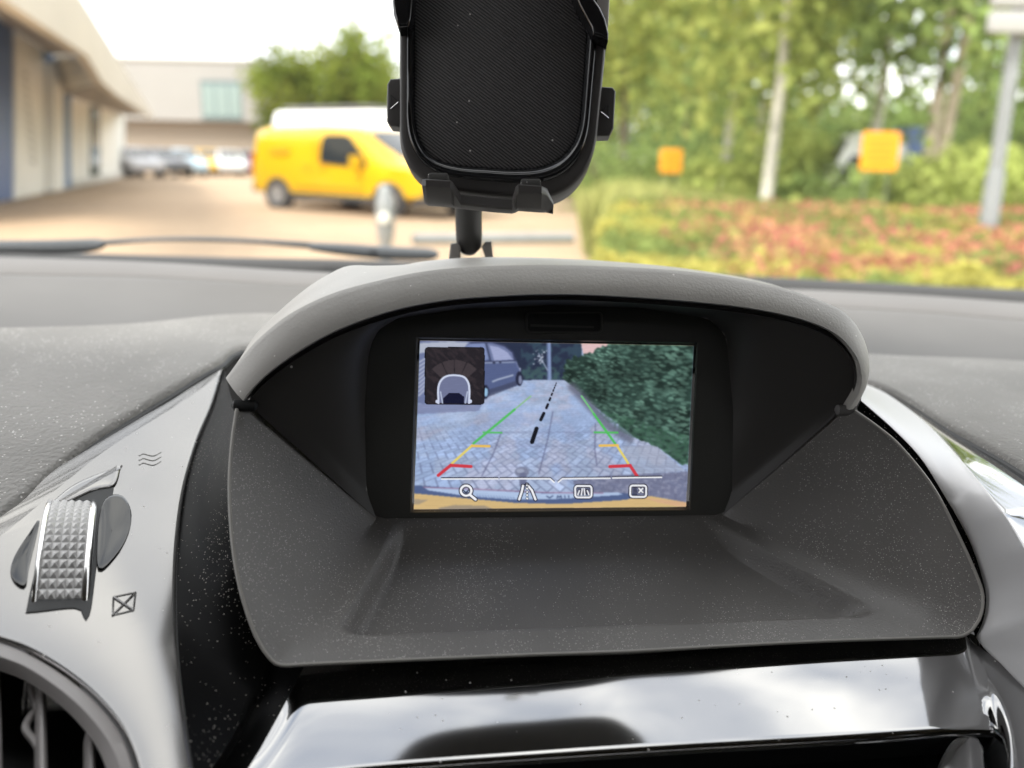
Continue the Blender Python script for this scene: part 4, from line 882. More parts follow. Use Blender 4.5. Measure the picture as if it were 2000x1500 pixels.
hd = math.atan2(B[1] - A[1], B[0] - A[0]); wb = float(np.hypot(*(B - A)[:2]))
sc_ = 1.0
van = vehicle('delivery_van', van_st, M_YEL, (0.85, 3.85), 0.33,
              [[(2.12, 1.62), (2.10, 1.12), (2.18, 1.06), (3.18, 1.00), (3.36, 1.06), (2.95, 1.50), (2.78, 1.64), (2.45, 1.67)]], [(3.12, 3.92, 1)],
              extras=[('front_bumper', (4.62, 0, 0.48), (0.50, 1.72, 0.34), M_DKPL), ('rear_bumper', (0.06, 0, 0.46), (0.16, 1.72, 0.2), M_DKPL), ('side_moulding', (2.3, -0.935, 0.56), (1.9, 0.03, 0.06), M_ORG2), ('side_moulding', (2.3, 0.935, 0.56), (1.9, 0.03, 0.06), M_ORG2),
                      ('headlight', (4.56, -0.70, 0.86), (0.30, 0.26, 0.14), M_LAMP), ('headlight', (4.56, 0.70, 0.86), (0.30, 0.26, 0.14), M_LAMP), ('tail_light', (0.06, -0.86, 1.0), (0.12, 0.08, 0.5), M_RED), ('tail_light', (0.06, 0.86, 1.0), (0.12, 0.08, 0.5), M_RED),
                      ('sill', (2.35, -0.92, 0.33), (2.2, 0.04, 0.12), M_DKPL), ('door_seam', (1.98, -0.925, 1.0), (0.025, 0.02, 1.1), M_ORG2), ('door_seam', (3.08, -0.925, 0.75), (0.025, 0.02, 0.6), M_ORG2), ('number_plate', (4.86, 0, 0.46), (0.04, 0.52, 0.11), MATS['wheel_rim']), ('side_logo', (0.95, -0.925, 1.32), (0.55, 0.03, 0.14), M_ORG2), ('door_handle', (1.75, -0.94, 0.98), (0.16, 0.04, 0.04), M_ORG2), ('door_handle', (2.2, -0.94, 0.98), (0.16, 0.04, 0.04), M_ORG2), ('wing_mirror', (3.20, -1.04, 1.12), (0.12, 0.18, 0.22), M_YEL), ('wing_mirror', (3.20, 1.04, 1.12), (0.12, 0.18, 0.22), M_YEL)])
van.scale = (wb / 3.0,) * 2 + (1.0,)
ux = np.array([math.cos(hd), math.sin(hd)]); uy = np.array([-ux[1], ux[0]])
o_ = A[:2] - ux * 0.85 * wb / 3.0 + uy * 0.85 * wb / 3.0
place(van, o_, hd)
tag(van, 'bright yellow delivery van parked behind the grey barrier post', 'van')
# white high roof van behind it
wv_st = [(0, 0.45, 1.2, 2.22, 0.95, 0.85), (0.12, 0.4, 1.2, 2.40, 1.0, 0.9), (3.6, 0.38, 1.2, 2.40, 1.0, 0.9), (4.0, 0.38, 1.2, 2.26, 1.0, 0.86), (4.7, 0.4, 1.15, 1.5, 0.98, 0.82), (5.2, 0.42, 1.0, 1.15, 0.94, 0.78), (5.4, 0.5, 0.7, 0.8, 0.8, 0.6)]
wvan = vehicle('panel_van', wv_st, M_WHT, (1.0, 4.5), 0.35, [[(3.2, 1.75), (3.2, 1.28), (4.3, 1.25), (4.35, 1.4), (3.9, 1.8), (3.6, 1.85)]], [(3.98, 4.72, 1)], extras=[('bumper', (5.2, 0, 0.52), (0.3, 1.7, 0.25), M_DKPL), ('roof_rack', (1.9, 0, 2.48), (3.2, 1.5, 0.04), M_RIM)])
wp_ = far(580, 330, 27.0); place(wvan, (wp_[0], wp_[1]), hd + 0.14)
tag(wvan, 'white high roofed van standing behind the yellow van', 'van')
# parked cars at the far end
def car_model(paint): 
    cst = [(0, 0.42, 0.78, 0.86, 0.78, 0.60), (0.12, 0.32, 0.86, 1.02, 0.86, 0.64), (0.55, 0.26, 0.90, 1.38, 0.88, 0.62), (1.3, 0.24, 0.90, 1.47, 0.89, 0.64), (2.2, 0.24, 0.90, 1.45, 0.89, 0.64), (2.55, 0.24, 0.90, 1.36, 0.89, 0.62), (3.2, 0.26, 0.88, 0.98, 0.88, 0.70), (3.85, 0.28, 0.76, 0.84, 0.85, 0.68), (4.1, 0.36, 0.56, 0.62, 0.74, 0.55)]
    return vehicle('parked_car', cst, paint, (0.75, 3.3), 0.31, [[(0.62, 1.26), (0.60, 0.98), (1.45, 0.96), (1.45, 1.36), (1.0, 1.38)], [(1.55, 1.37), (1.55, 0.96), (2.75, 0.96), (2.45, 1.28), (2.2, 1.36)]], [(2.50, 3.22, 1), (0.55, 0.10, -1)],
                   extras=[('headlight', (3.94, -0.62, 0.66), (0.16, 0.3, 0.12), M_LAMP), ('headlight', (3.94, 0.62, 0.66), (0.16, 0.3, 0.12), M_LAMP), ('tail_light', (0.04, -0.66, 0.80), (0.1, 0.2, 0.16), M_RED), ('tail_light', (0.04, 0.66, 0.80), (0.1, 0.2, 0.16), M_RED)])
PAR = 'cars parked in front of the far building'
for px, dist, hdg, colr, lab in ((262, 50, 0.35, (0.36, 0.35, 0.36), 'silver grey parked car nearest the blue and white unit'), (312, 51, 0.5, (0.05, 0.05, 0.053), 'black parked car beside the silver grey one'), (357, 54, 0.3, (0.36, 0.48, 0.56), 'pale blue parked car left of the small yellow car'),
                                  (406, 58, 0.15, (0.72, 0.42, 0.02), 'small yellow parked car far behind the yellow van'), (446, 58, 0.1, (0.7, 0.7, 0.68), 'white parked car between the yellow car and the grey car'), (485, 59, 0.1, (0.30, 0.30, 0.34), 'mid grey parked car half hidden behind the yellow van')):
    c_ = car_model(mat('car_paint_%d' % px, colr, 0.3, coat=0.5)); q = far(px, 330, dist); hdg = math.atan2(-q[1], -q[0]) + hdg
    place(c_, (q[0] - math.cos(hdg) * 2.05, q[1] - math.sin(hdg) * 2.05), hdg); tag(c_, lab, 'car', PAR)
# white and blue vehicle behind the right hand sign
M_BLUE = mat('panel_blue', (0.10, 0.16, 0.36), 0.4)
tv = vehicle('parked_van', wv_st, M_WHT, (1.0, 4.5), 0.35, [[(3.2, 1.75), (3.2, 1.28), (4.3, 1.25), (4.35, 1.4), (3.9, 1.8), (3.6, 1.85)]], [(3.98, 4.72, 1)], extras=[('rear_panel', (0.42, 0, 1.75), (0.95, 2.04, 1.64), M_BLUE)])
tv.scale = (0.36, 0.5, 0.78); q = far(1782, 335, 20.5); place(tv, (q[0], q[1]), math.radians(176)); tag(tv, 'white van with blue rear half parked among the trees behind the orange board', 'van')

# ------------------------------------------------------------------ buildings
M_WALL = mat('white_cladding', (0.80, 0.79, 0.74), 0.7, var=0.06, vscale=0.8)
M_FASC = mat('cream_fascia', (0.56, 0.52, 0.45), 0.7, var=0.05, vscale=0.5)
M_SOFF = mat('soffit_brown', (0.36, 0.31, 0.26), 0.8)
M_BDOOR = mat('blue_door', (0.03, 0.09, 0.26), 0.45, var=0.1, vscale=2)
M_BSTRIP = mat('blue_grey_frame', (0.09, 0.19, 0.36), 0.5)
W0, W1 = ground(-140, 424), ground(243, 346)
wd = nrm(W1 - W0); wn_ = np.array([wd[1], -wd[0], 0]);  LEN = float(np.linalg.norm(W1 - W0))
unit = empty('industrial_unit', W0)
tag(unit, 'low white industrial unit with blue doors under a deep cream canopy', 'building')
BM = np.stack([wd, wn_, np.array([0, 0, 1.0])])
def bx(mb, s0, s1, n0, n1, z0, z1): return mb.box(wd * (s0 + s1) / 2 + wn_ * (n0 + n1) / 2 + np.array([0, 0, (z0 + z1) / 2]), (s1 - s0, n1 - n0, z1 - z0), BM)
def s_at(px):                                        # where a photo column meets the wall
    v = ray(px, 300)[:2]; M2 = np.array([[v[0], -wd[0]], [v[1], -wd[1]]]); return float(np.linalg.solve(M2, W0[:2])[1])
def hz(px, py, off=0.0):                             # height on the wall plane (or a plane in front of it)
    v = ray(px, py); n2 = wn_[:2]; t = ((W0[:2] + n2 * off) @ n2) / (v[:2] @ n2); return CAM[2] + v[2] * t
EAVE = 2.6
def wpt(px, py, off=0.0):                            # pixel on a plane parallel to the wall, relative to the unit's root
    v = ray(px, py); t = ((W0[:2] + wn_[:2] * off) @ wn_[:2] - CAM[:2] @ wn_[:2]) / (v[:2] @ wn_[:2]); return CAM + v * t - W0
def wpoly(pix, off, thick, name, mt):
    P = np.array([wpt(x, y, off) for x, y in pix]); Q = P - wn_ * thick; n = len(P)
    mb = MB().loft([Q, P], closed=True); mb.f.append(tuple(range(n, 2 * n))); mb.f.append(tuple(range(n))[::-1]); return mb.build(name, mt, unit, smooth=False)
def wall_z(px): return {0: 0}.get(px, 0)
wpoly([(-300, 458), (-300, -200), (28, 60), (100, 108), (128, 186), (243, 226), (243, 346)], 0.0, 6.0, 'wall', M_WALL)
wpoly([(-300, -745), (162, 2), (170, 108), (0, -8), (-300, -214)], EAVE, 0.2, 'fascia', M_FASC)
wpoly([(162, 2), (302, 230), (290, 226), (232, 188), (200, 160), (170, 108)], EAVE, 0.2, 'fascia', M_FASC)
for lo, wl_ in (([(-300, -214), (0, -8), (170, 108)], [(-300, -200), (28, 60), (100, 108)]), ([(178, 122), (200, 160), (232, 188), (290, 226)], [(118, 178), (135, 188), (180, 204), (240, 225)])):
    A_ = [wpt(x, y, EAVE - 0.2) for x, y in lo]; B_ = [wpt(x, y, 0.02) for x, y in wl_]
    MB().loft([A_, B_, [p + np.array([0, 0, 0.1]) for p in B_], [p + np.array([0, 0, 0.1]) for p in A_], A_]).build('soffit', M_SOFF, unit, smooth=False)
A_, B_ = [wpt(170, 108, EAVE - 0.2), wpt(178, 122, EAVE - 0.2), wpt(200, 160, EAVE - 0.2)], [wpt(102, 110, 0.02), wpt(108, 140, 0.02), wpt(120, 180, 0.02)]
MB().loft([A_, B_]).build('louvre_panel', M_FASC, unit, smooth=False)
for k in range(7):
    t = (k + 0.5) / 7; a_ = wpt(170 + 30 * t, 108 + 52 * t, EAVE - 0.2); b_ = wpt(102 + 18 * t, 110 + 70 * t, 0.02)
    MB().tube([a_, b_], 0.035, n=6).build('louvre', M_WALL, unit)
for x0, x1, y0, y1, mt, nm in ((-120, -30, -40, 398, M_BDOOR, 'door'), (-12, 26, 55, 392, M_BDOOR, 'door'), (88, 104, 108, 378, M_BSTRIP, 'frame_strip'), (127, 139, 190, 368, M_BSTRIP, 'frame_strip')):
    sl = -(395 - 345) / 243.0
    wpoly([(x0, y0 + (x0 - x1) * 0.6), (x1, y0), (x1, 395 + sl * x1 - 1), (x0, 395 + sl * x0 - 1)], 0.08, 0.07, nm, mt)
wpoly([(30, 64), (86, 100), (86, 395 - 0.206 * 86 - 1), (30, 395 - 0.206 * 30 - 1)], 0.14, 0.13, 'sign_panel', M_WALL)
M_LET = mat('faded_letters', (0.36, 0.36, 0.33), 0.8)
for k in range(11):
    y = 140 + k * 17; x = 44 + k * 1.6; wpoly([(x, y), (x + 10, y + 4), (x + 10, y + 12), (x + 6, y + 10), (x + 5, y + 5), (x, y + 9)], 0.147, 0.005, 'letter_mark', M_LET)
wpoly([(107, 122), (124, 186), (126, 368), (109, 372)], 0.4, 0.39, 'pilaster', M_WALL)
wpoly([(178, 206), (196, 210), (196, 340), (178, 344)], 0.06, 0.05, 'window', mat('unit_window', (0.05, 0.09, 0.07), 0.1, spec=0.7))
wpoly([(142, 352), (242, 334), (242, 345), (142, 364)], 0.12, 0.11, 'plinth', mat('plinth', (0.6, 0.58, 0.54), 0.8))

DB = 66.0
fa, fb = far(60, 330, DB + 6), far(506, 330, DB)
fd = nrm((fb - fa) * np.array([1, 1, 0])); fn = np.array([fd[1], -fd[0], 0]); FLEN = float(np.linalg.norm((fb - fa)[:2]))
off_b = empty('office_building', (fa[0], fa[1], 0)); tag(off_b, 'white two storey office block with teal window above a beige ground floor', 'building')
FM = np.stack([fd, fn, np.array([0, 0, 1.0])])
def fx(mb, s0, s1, n0, n1, z0, z1): return mb.box(fd * (s0 + s1) / 2 + fn * (n0 + n1) / 2 + np.array([0, 0, (z0 + z1) / 2]), (s1 - s0, n1 - n0, z1 - z0), FM)
def fs(px): return FLEN * (px - 60) / 446.0
def fz(py, px=420): v = ray(px, py); return CAM[2] + v[2] * DB / math.hypot(v[0], v[1])
M_OFW = mat('office_white', (0.32, 0.31, 0.29), 0.7, var=0.03, vscale=0.4)
fx(MB(), 0, FLEN, -12, 0, fz(236), fz(117)).build('upper_storey', M_OFW, off_b, smooth=False)
fx(MB(), -0.1, FLEN + 0.1, -12.1, 0.12, fz(117), fz(112)).build('parapet', mat('parapet_grey', (0.5, 0.48, 0.43), 0.7), off_b, smooth=False)
fx(MB(), 0.2, FLEN - 0.3, -12, -0.8, fz(298), fz(236) - 0.01).build('lower_wall', mat('beige_band', (0.28, 0.235, 0.185), 0.8), off_b, smooth=False)
fx(MB(), 0.2, FLEN - 0.3, -12, -0.82, 0, fz(298) - 0.01).build('brick_base', mat('dark_red_brick', (0.17, 0.075, 0.055), 0.85, var=0.3, vscale=3), off_b, smooth=False)
win = fx(MB(), fs(402), fs(479), -0.2, 0.06, fz(233), fz(156)).build('window', mat('window_frame_teal', (0.10, 0.15, 0.16), 0.4), off_b, smooth=False)
for i in range(3):
    a, b_ = 405 + i * 25, 405 + i * 25 + 22
    fx(MB(), fs(a), fs(b_), 0.02, 0.07, fz(226), fz(163)).build('pane', mat('teal_pane', (0.22, 0.29, 0.27), 0.12, spec=0.8), win, smooth=False)
for i in range(9):
    fx(MB(), fs(380 + i * 14), fs(388 + i * 14), -0.9, -0.78, 1.2, fz(304)).build('ground_window', mat('dark_window', (0.03, 0.035, 0.04), 0.1), off_b, smooth=False)
fx(MB(), FLEN + 0.15, FLEN + 0.9, -9, -3, 0, fz(190)).build('brick_stack', MATS['dark_red_brick'], off_b, smooth=False)

# ------------------------------------------------------------------ trees and planting
def leaf_mesh(name, pts, size, mt, parent=None, flat=0.0, cols=None, aspect=0.6):
    n = len(pts); a = rng.normal(size=(n, 3)); a[:, 2] *= 1 - flat; a /= np.linalg.norm(a, axis=1)[:, None]
    b = rng.normal(size=(n, 3)); b -= a * np.sum(a * b, 1)[:, None]; b /= np.linalg.norm(b, axis=1)[:, None]
    s = (size * rng.uniform(0.6, 1.3, n))[:, None]; a = a * s; b = b * s * aspect
    V = np.stack([pts - a, pts + b * 0.9 + a * 0.1, pts + a, pts - b * 0.9 + a * 0.1], 1).reshape(-1, 3)
    me = bpy.data.meshes.new(name); me.vertices.add(4 * n); me.vertices.foreach_set('co', V.ravel().astype(np.float32))
    me.loops.add(4 * n); me.loops.foreach_set('vertex_index', np.arange(4 * n, dtype=np.int32)); me.polygons.add(n); me.polygons.foreach_set('loop_start', np.arange(0, 4 * n, 4, dtype=np.int32))
    me.update(calc_edges=True); me.validate()
    if cols is not None:
        c_ = me.color_attributes.new('leafcol', 'FLOAT_COLOR', 'POINT'); c_.data.foreach_set('color', np.repeat(np.c_[cols, np.ones(n)], 4, 0).astype(np.float32).ravel())
    me.materials.append(mt); o = bpy.data.objects.new(name, me); COL.objects.link(o)
    if parent is not None: o.parent = parent
    return o
def leaf_material(name, trans=0.35):
    mt = bpy.data.materials.new(name); mt.use_nodes = True; N, L = nodes(mt); N.clear(); o = N.new('ShaderNodeOutputMaterial')
    at = N.new('ShaderNodeAttribute'); at.attribute_name = 'leafcol'
    d_ = N.new('ShaderNodeBsdfDiffuse'); t_ = N.new('ShaderNodeBsdfTranslucent'); L.new(at.outputs[0], d_.inputs[0]); L.new(at.outputs[0], t_.inputs[0])
    mx = N.new('ShaderNodeMixShader'); mx.inputs[0].default_value = trans; L.new(d_.outputs[0], mx.inputs[1]); L.new(t_.outputs[0], mx.inputs[2]); L.new(mx.outputs[0], o.inputs[0]); return mt
M_LEAF = leaf_material('leaf', 0.5); 
M_BIRCH = mat('birch_bark', (0.50, 0.47, 0.40), 0.8, var=0.45, vscale=7)
M_BARK = mat('brown_bark', (0.20, 0.15, 0.11), 0.9, var=0.3, vscale=5)
def crown_pts(n, c, rad, clumps, spread=0.28, hang=0.0):
    q = rng.normal(size=(clumps, 3)); q /= np.linalg.norm(q, axis=1)[:, None]; q *= (rng.uniform(0.15, 1.0, clumps) ** 0.5)[:, None]
    cc = q * rad + c; k = rng.integers(0, clumps, n)
    p = cc[k] + rng.normal(size=(n, 3)) * np.array(rad) * spread * 0.6
    p[:, 2] -= hang * np.abs(rng.normal(size=n)); return p, k
def make_tree(name, base, h, tr, crown, ncl, nleaf, lsize, col, bark, lean=(0, 0), fork=False, label='', cat='tree', group=None, hang=0.5, limbs=7):
    root = empty(name, base); rx, rz, zc = crown
    top = np.array([lean[0], lean[1], h * 0.86]); path = cr([(0, 0, -0.05), tuple(top * 0.3 + np.array([0.05, 0.03, 0])), tuple(top * 0.65 - np.array([0.05, 0, 0])), tuple(top)], 12)
    mb = MB(); mb.tube(path, np.linspace(tr, tr * 0.25, 12), n=10)
    if fork: mb.tube(cr([(0, 0, 0), (tr * 2.4, 0, h * 0.2), (tr * 5, 0.1, h * 0.8)], 10), np.linspace(tr * 0.9, tr * 0.25, 10), n=10)
    for k in range(limbs):
        z0 = h * random.uniform(0.35, 0.75); p0 = np.array([np.interp(z0, path[:, 2], path[:, j]) for j in range(2)] + [z0]); a = random.uniform(0, 6.28); l_ = rx * random.uniform(0.5, 0.9)
        mb.tube([p0, p0 + np.array([math.cos(a) * l_ * 0.5, math.sin(a) * l_ * 0.5, l_ * 0.5]), p0 + np.array([math.cos(a) * l_, math.sin(a) * l_, l_ * 0.75])], [tr * 0.35, tr * 0.2, tr * 0.06], n=6)
    mb.build('trunk', bark, root)
    p, k = crown_pts(nleaf, np.array([lean[0] * 0.7, lean[1] * 0.7, zc]), (rx, rx, rz), ncl, hang=hang)
    p[:, 2] = np.maximum(p[:, 2], 0.3)
    tint = rng.uniform(0.6, 1.35, ncl)[k][:, None] * rng.uniform(0.85, 1.15, nleaf)[:, None]
    hue = rng.uniform(-0.02, 0.03, ncl)[k]
    c_ = np.array(col) * tint; c_[:, 0] += hue * tint[:, 0]
    leaf_mesh('crown', p, lsize, M_LEAF, root, cols=np.clip(c_, 0.005, 1))
    tag(root, label, cat, group); return root
BG = 'birches and trees of the wood behind the planting'
YG, MG, DG = (0.39, 0.44, 0.125), (0.29, 0.37, 0.125), (0.21, 0.29, 0.105)
# the left tree group behind the vans
for px, d_, h, rx, lab in ((568, 62, 8.6, 2.6, 'rounded dark green tree at the left end of the clump behind the vans'), (640, 60, 8.9, 3.0, 'broad green tree in the middle of the clump behind the vans'), (706, 58, 10.4, 2.0, 'pointed green tree rising tallest behind the white van'), (745, 64, 8.2, 2.6, 'green tree at the right of the clump just beside the phone holder')):
    q = far(px, 320, d_); make_tree('leafy_tree', (q[0], q[1], 0), h, 0.22, (rx, h * 0.36, h * 0.56), 60, 3600, 0.20, (0.20, 0.25, 0.045), M_BARK, label=lab, group='trees behind the vans', hang=0.1)
# birches
spec = [(1215, 26, 12.0, 0.12, (2.4, 3.6, 6.6), 'bushy', 'thin brown trunked birch just left of the small orange sign', (-0.3, 0), False, M_BARK, YG),
        (1498, 18, 11.5, 0.13, (2.2, 3.2, 6.2), 'birch', 'white trunked birch standing clear between the two orange signs', (0.25, 0), False, M_BIRCH, YG),
        (1412, 23, 11.0, 0.12, (2.4, 3.4, 6.2), 'birch', 'pale birch with short visible trunk left of the clearest white trunk', (0.2, 0), False, M_BIRCH, YG),
        (1472, 24, 11.0, 0.10, (2.4, 3.4, 6.3), 'birch', 'slim pale birch close behind the clearest white trunk', (0.1, 0), False, M_BIRCH, MG),
        (1692, 20, 12.0, 0.13, (2.2, 3.4, 6.8), 'birch', 'pale birch rising directly behind the large orange board', (0.3, 0), False, M_BIRCH, MG),
        (1806, 17.5, 10.5, 0.13, (2.0, 2.8, 6.4), 'forked', 'fork trunked brownish birch between the orange board and the lamp post', (0.1, 0), True, mat('pale_bark', (0.36, 0.30, 0.22), 0.85, var=0.3, vscale=6), MG),
        (1905, 30, 11.0, 0.16, (2.6, 3.6, 5.8), 'tree', 'dense green tree just behind the lamp post', (0, 0), False, M_BARK, DG),
        (1330, 36, 12.5, 0.15, (3.0, 4.6, 6.6), 'tree', 'mid green tree above and behind the small orange sign', (0, 0), False, M_BARK, MG),
        (1580, 38, 12.5, 0.16, (3.0, 4.6, 6.4), 'tree', 'shaded green tree filling the gap between the birches behind the board', (0, 0), False, M_BARK, DG),
        (2040, 26, 10.0, 0.16, (2.8, 3.6, 5.6), 'tree', 'green tree at the right edge beyond the lamp post', (0, 0), False, M_BARK, MG)]
for px, d_, h, tr, cw_, kind, lab, ln, fk, bk_, colr in spec:
    q = far(px, 340, d_); make_tree('birch_tree' if kind != 'tree' else 'leafy_tree', (q[0], q[1], 0), h, tr, cw_, 60, 2600 if px > 1400 else 3800, 0.16, colr, bk_, ln, fk, lab, 'tree', BG, hang=0.9)
for i, (px, d_) in enumerate([(1130, 46), (1240, 44), (1370, 48), (1480, 45), (1600, 50), (1720, 46), (1840, 48), (1960, 44), (2080, 46), (1060, 52)]):
    q = far(px, 330, d_); make_tree('leafy_tree', (q[0], q[1], 0), 9.5 if px < 1400 else 5.6, 0.16, (3.4, 4.4, 4.6) if px < 1400 else (3.0, 2.2, 2.5), 70, 3000, 0.24, MG if i % 2 else DG, M_BARK, label='leafy tree in the shaded back row of the wood behind the birches', group='back row trees of the wood', hang=0.6)
# understorey bushes along the wood edge
def bush(px, d_, r_, h_, col, lab, n=2200, ls=0.10):
    q = far(px, 340, d_); root = empty('bush', (q[0], q[1], 0)); mb = MB()
    for k in range(6):
        a = random.uniform(0, 6.28); mb.tube([(0, 0, 0), (math.cos(a) * r_ * 0.3, math.sin(a) * r_ * 0.3, h_ * 0.4), (math.cos(a) * r_ * 0.6, math.sin(a) * r_ * 0.6, h_ * 0.8)], [0.03, 0.02, 0.008], n=5)
    mb.build('stem', M_BARK, root)
    p, k = crown_pts(n, np.array([0, 0, h_ * 0.5]), (r_, r_, h_ * 0.5), 40, spread=0.3); p[:, 2] = np.abs(p[:, 2]) + 0.02
    c_ = np.array(col) * (rng.uniform(0.6, 1.4, 40)[k] * rng.uniform(0.85, 1.15, n))[:, None]; leaf_mesh('foliage', p, ls, M_LEAF, root, cols=c_); tag(root, lab, 'bush', 'bushes along the edge of the wood')
for px, d_, r_, h_, col, lab in ((1180, 24, 2.2, 1.9, MG, 'green bush left of the small orange sign'), (1370, 25, 2.0, 1.7, MG, 'green bush right of the small orange sign'), (1440, 22, 1.6, 1.3, YG, 'low yellow green bush left of the white birch trunk'), (1570, 21, 1.8, 1.9, YG, 'rounded bright bush right of the white birch trunk'), (1640, 20, 1.5, 1.2, MG, 'low bush left of the large orange board'), (1800, 18, 1.6, 1.2, MG, 'green bush right of the large orange board'), (1890, 17, 1.5, 1.5, YG, 'yellow green bush left of the lamp post'), (1990, 16, 1.6, 1.5, YG, 'yellow green bush right of the lamp post'), (1950, 22, 2.4, 2.4, MG, 'tall green bush behind the lamp post'), (1110, 30, 2.6, 2.0, DG, 'dark bush beside the phone holder at the wood edge'), (1300, 30, 2.6, 2.2, DG, 'dark tall bush behind the small orange sign'), (1700, 27, 2.6, 2.2, DG, 'dark bush behind the large orange board'), (1500, 29, 2.8, 2.2, MG, 'wide green bush behind the white birch trunk')):
    bush(px, d_, r_, h_, col, lab)

# flowering ground cover bed
def bed():
    n = 62000
    d_ = 3.0 + 9.5 * rng.uniform(0, 1, n) ** 1.25; px = rng.uniform(990, 2350, n)
    xw = (px - 1000) / FPX * d_ * 1.03; yw = d_
    top = 0.52 + 0.16 * fbm(xw * 0.9 + 40, yw * 0.7, 2) + 0.22 * fbm(xw * 2.6 + 9, yw * 2.6, 5)
    z = top * (1 - 0.5 * rng.uniform(0, 1, n) ** 2.2)
    keep = xw > np.interp(yw, [3, 5, 8, 12], [0.15, 0.45, 0.85, 1.3]) + 0.25 * (fbm(xw + 3, yw, 4) - 0.5)
    pf = fbm(xw * 0.8 + 3, yw * 0.55 + 1, 7); p2 = fbm(xw * 2.4, yw * 2.4 + 5, 13)
    mid_ = sm(3.6, 4.6, yw) * sm(0.3, 1.3, xw - np.interp(yw, [3, 5, 8, 12], [0.25, 0.5, 0.8, 1.0]))
    red = mid_ * sm(0.34, 0.54, 0.55 * pf + 0.45 * p2); yel = sm(0.5, 0.68, fbm(xw * 1.6 + 20, yw * 1.4, 17))
    col = np.zeros((n, 3)) + (0.25, 0.30, 0.09)
    col = col * (1 - yel[:, None]) + np.array((0.46, 0.42, 0.11)) * yel[:, None]
    pick = rng.uniform(0, 1, n); rc_ = np.where((pick < 0.45)[:, None], (0.52, 0.20, 0.155), np.where((pick < 0.75)[:, None], (0.55, 0.31, 0.16), (0.50, 0.38, 0.14)))
    isr = (rng.uniform(0, 1, n) < red * 0.92)[:, None] & (z > top * 0.6)[:, None]
    col = np.where(isr, rc_, col) * rng.uniform(0.65, 1.3, n)[:, None]
    P = np.stack([xw, yw, z], 1)[keep]; 
    tag(leaf_mesh('ground_cover', P, 0.042, M_LEAF, flat=0.3, cols=col[keep], aspect=0.7), 'red and orange leaved ground cover shrubs with yellow and green patches', 'shrubs', kind='stuff')
bed()
def grasses():
    n = 26000; d_ = rng.uniform(11.5, 21, n); px = rng.uniform(1010, 2200, n); xw = (px - 1000) / FPX * d_; yw = d_
    keep = xw > np.interp(yw, [11, 14, 22], [0.75, 1.2, 2.4]) + 0.4 * (fbm(xw, yw, 3) - 0.5); xw, yw = xw[keep], yw[keep]; n = len(xw)
    hgt = rng.uniform(0.35, 0.9, n) * (0.55 + 0.8 * fbm(xw * 0.5, yw * 0.5, 9)) * np.interp(xw / yw, [0.05, 0.15, 0.3, 0.6], [1.1, 1.05, 0.75, 0.65])
    a = rng.uniform(0, 6.28, n); le = rng.uniform(0.05, 0.35, n) * hgt; w_ = 0.012 + 0.012 * rng.uniform(0, 1, n)
    b0 = np.stack([xw, yw, np.zeros(n)], 1); s_ = np.stack([np.sin(a), -np.cos(a), np.zeros(n)], 1) * w_[:, None]; dirv = np.stack([np.cos(a), np.sin(a), np.zeros(n)], 1)
    mid_ = b0 + dirv * (le * 0.3)[:, None] + np.array([0, 0, 1]) * (hgt * 0.6)[:, None]; tip = b0 + dirv * le[:, None] + np.array([0, 0, 1]) * hgt[:, None]
    V = np.stack([b0 - s_, b0 + s_, mid_ + s_ * 0.8, tip, mid_ - s_ * 0.8], 1).reshape(-1, 3)
    me = bpy.data.meshes.new('tall_grass'); me.from_pydata(V.tolist(), [], [tuple(range(5 * i, 5 * i + 5)) for i in range(n)])
    yl = fbm(xw * 0.8, yw * 0.8, 15)[:, None]; col = np.array((0.38, 0.43, 0.13)) * (1 - yl) + np.array((0.60, 0.57, 0.25)) * yl; col *= rng.uniform(0.7, 1.25, n)[:, None]
    c_ = me.color_attributes.new('leafcol', 'FLOAT_COLOR', 'POINT'); c_.data.foreach_set('color', np.repeat(np.c_[col, np.ones(n)], 5, 0).astype(np.float32).ravel())
    me.materials.append(M_LEAF); o = bpy.data.objects.new('tall_grass', me); COL.objects.link(o); tag(o, 'tall pale yellow green grass behind the red planting', 'grass', kind='stuff')
grasses()

# ------------------------------------------------------------------ street furniture
M_GALV = mat('galvanised_steel', (0.25, 0.26, 0.255), 0.45, metal=0.3, var=0.12, vscale=6)
M_ORANGE = mat('sign_orange', (0.86, 0.33, 0.0), 0.5)
q = far(752, 400, 7.0)
bp_ = empty('barrier_post', (q[0], q[1], 0)); tag(bp_, 'short galvanised barrier post with round reflector in front of the yellow van', 'post')
MB().lathe([(0.001, 1.0), (0.036, 1.0), (0.048, 0.985), (0.050, 0.94), (0.064, 0.9), (0.070, 0.84), (0.070, 0.66), (0.060, 0.60), (0.046, 0.56), (0.044, 0.0)], (0, 0, 0), (0, 0, 1), 24).build('shaft', M_GALV, bp_)
MB().lathe([(0.001, 0.02), (0.035, 0.018), (0.042, 0.0), (0.042, -0.03)], (0, -0.08, 0.76), (0, -1, 0), 20).build('reflector', mat('reflector_pale', (0.72, 0.7, 0.6), 0.3), bp_)
ra, rb = far(806, 462, 7.2), far(1118, 470, 7.6)
rail = empty('barrier_rail', ((ra[0] + rb[0]) / 2, (ra[1] + rb[1]) / 2, 0)); tag(rail, 'low pale metal barrier rail beside the planting behind the phone holder stem', 'barrier')
ro_ = np.array(rail.location)
zr = (ra[2] + rb[2]) / 2
MB().tube(lin([np.array([ra[0], ra[1], zr]) - ro_, np.array([rb[0], rb[1], zr]) - ro_], 6), 0.045, n=12).build('rail', M_GALV, rail)
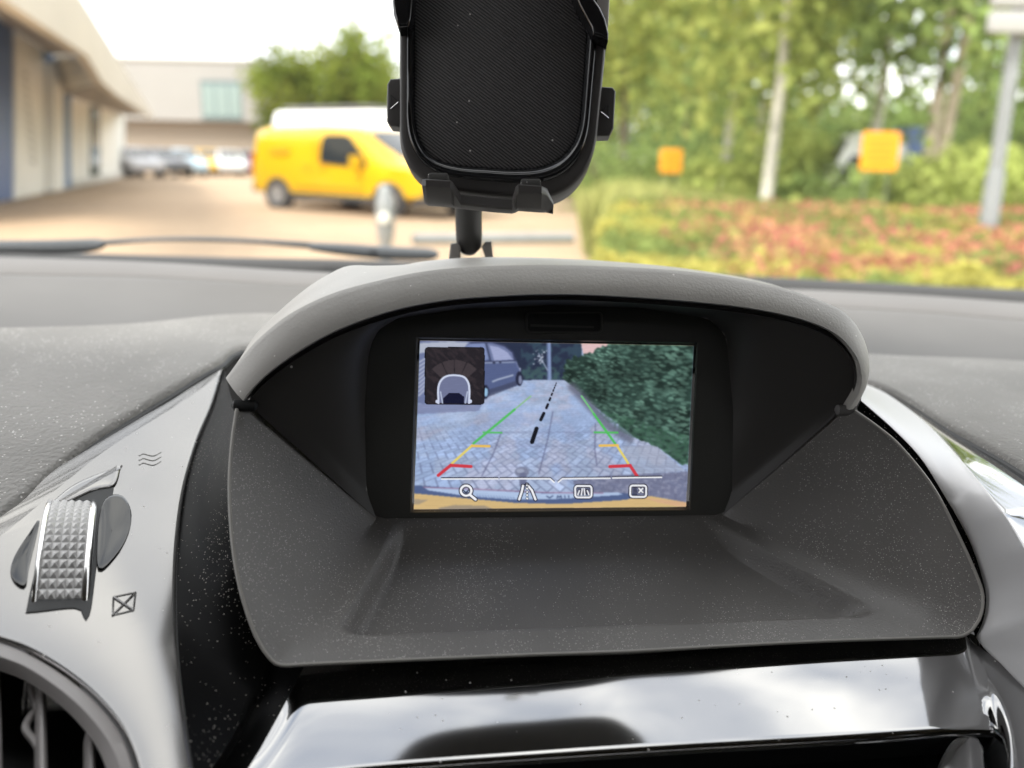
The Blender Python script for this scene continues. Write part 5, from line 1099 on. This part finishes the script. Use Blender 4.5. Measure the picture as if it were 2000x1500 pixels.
for pp in (ra * 0.72 + rb * 0.28, ra * 0.55 + rb * 0.45): MB().tube(lin([np.array([pp[0], pp[1], 0]) - ro_, np.array([pp[0], pp[1], zr + 0.02]) - ro_], 3), 0.03, n=10).build('leg', M_GALV, rail)
def board(px0, py0, px1, py1, d_, yaw, lab):
    c_ = far((px0 + px1) / 2, (py0 + py1) / 2, d_); w_ = (px1 - px0) / FPX * d_; h_ = (py1 - py0) / FPX * d_
    root = empty('notice_board', (c_[0], c_[1], 0), yaw); P = rrect(-w_ / 2, -h_ / 2, w_ / 2, h_ / 2, 0.04)
    pl = MB().prism(P, lambda x, y, h: (x, -0.02 - h, c_[2] + y), lambda x, y: (x, 0.02, c_[2] + y), bev=0.006).build('panel', M_ORANGE, root)
    for k in range(4): MB().box((0, -0.0235, c_[2] + h_ * (0.28 - 0.18 * k)), (w_ * (0.7 - 0.12 * (k % 2)), 0.003, h_ * 0.05)).build('text_line', mat('sign_text', (0.62, 0.22, 0.0), 0.6), pl, smooth=False)
    for s_ in (-0.3, 0.3): MB().tube([(s_ * w_, 0.045, 0), (s_ * w_, 0.045, c_[2] + h_ * 0.4)], 0.012, n=8).build('post', mat('post_green_grey', (0.20, 0.22, 0.14), 0.6), root)
    tag(root, lab, 'sign', 'orange boards on the verge')
board(1290, 293, 1331, 336, 19, math.radians(6), 'smaller orange board on posts, left of the white birch')
board(1687, 263, 1750, 329, 15, math.radians(-8), 'larger orange board on posts, left of the lamp post')
q = far(1930, 440, 9.6)
lp = empty('lamp_post', (q[0], q[1], 0)); tag(lp, 'grey galvanised lamp post carrying pale box signs at the right edge', 'lamp post')
MB().lathe([(0.001, 7.0), (0.04, 7.0), (0.066, 1.25), (0.07, 1.2), (0.082, 1.15), (0.084, 0.0)], (0, 0, 0), (0, 0, 1), 24).build('mast', M_GALV, lp)
zA, zB, zC_ = [far(1960, y, 9.6)[2] for y in (72, 30, 22)]
wd_ = 110 / FPX * 9.6
for z0, z1 in ((zA, zB), (zC_, zC_ + 0.42)):
    MB().prism(rrect(-wd_ * 0.55, z0, wd_ * 0.85, z1, 0.03), lambda x, y, h: (x, -0.20 - h, y), lambda x, y: (x, -0.12, y), bev=0.01).build('sign_box', mat('sign_pale', (0.38, 0.375, 0.36), 0.5), lp)
    MB().box((0, -0.1, (z0 + z1) / 2), (0.2, 0.06, 0.05)).build('bracket', M_GALV, lp)
MB().tube([(0, 0, 6.9), (0, -0.5, 7.1), (0, -1.1, 7.15)], [0.05, 0.04, 0.04], n=10).build('lamp_arm', M_GALV, lp)
MB().prism(rrect(-0.15, -1.7, 0.15, -1.0, 0.1), lambda x, y, h: (x, y, 7.2 + h), lambda x, y: (x, y, 7.08), bev=0.03).build('lamp_head', M_GALV, lp)
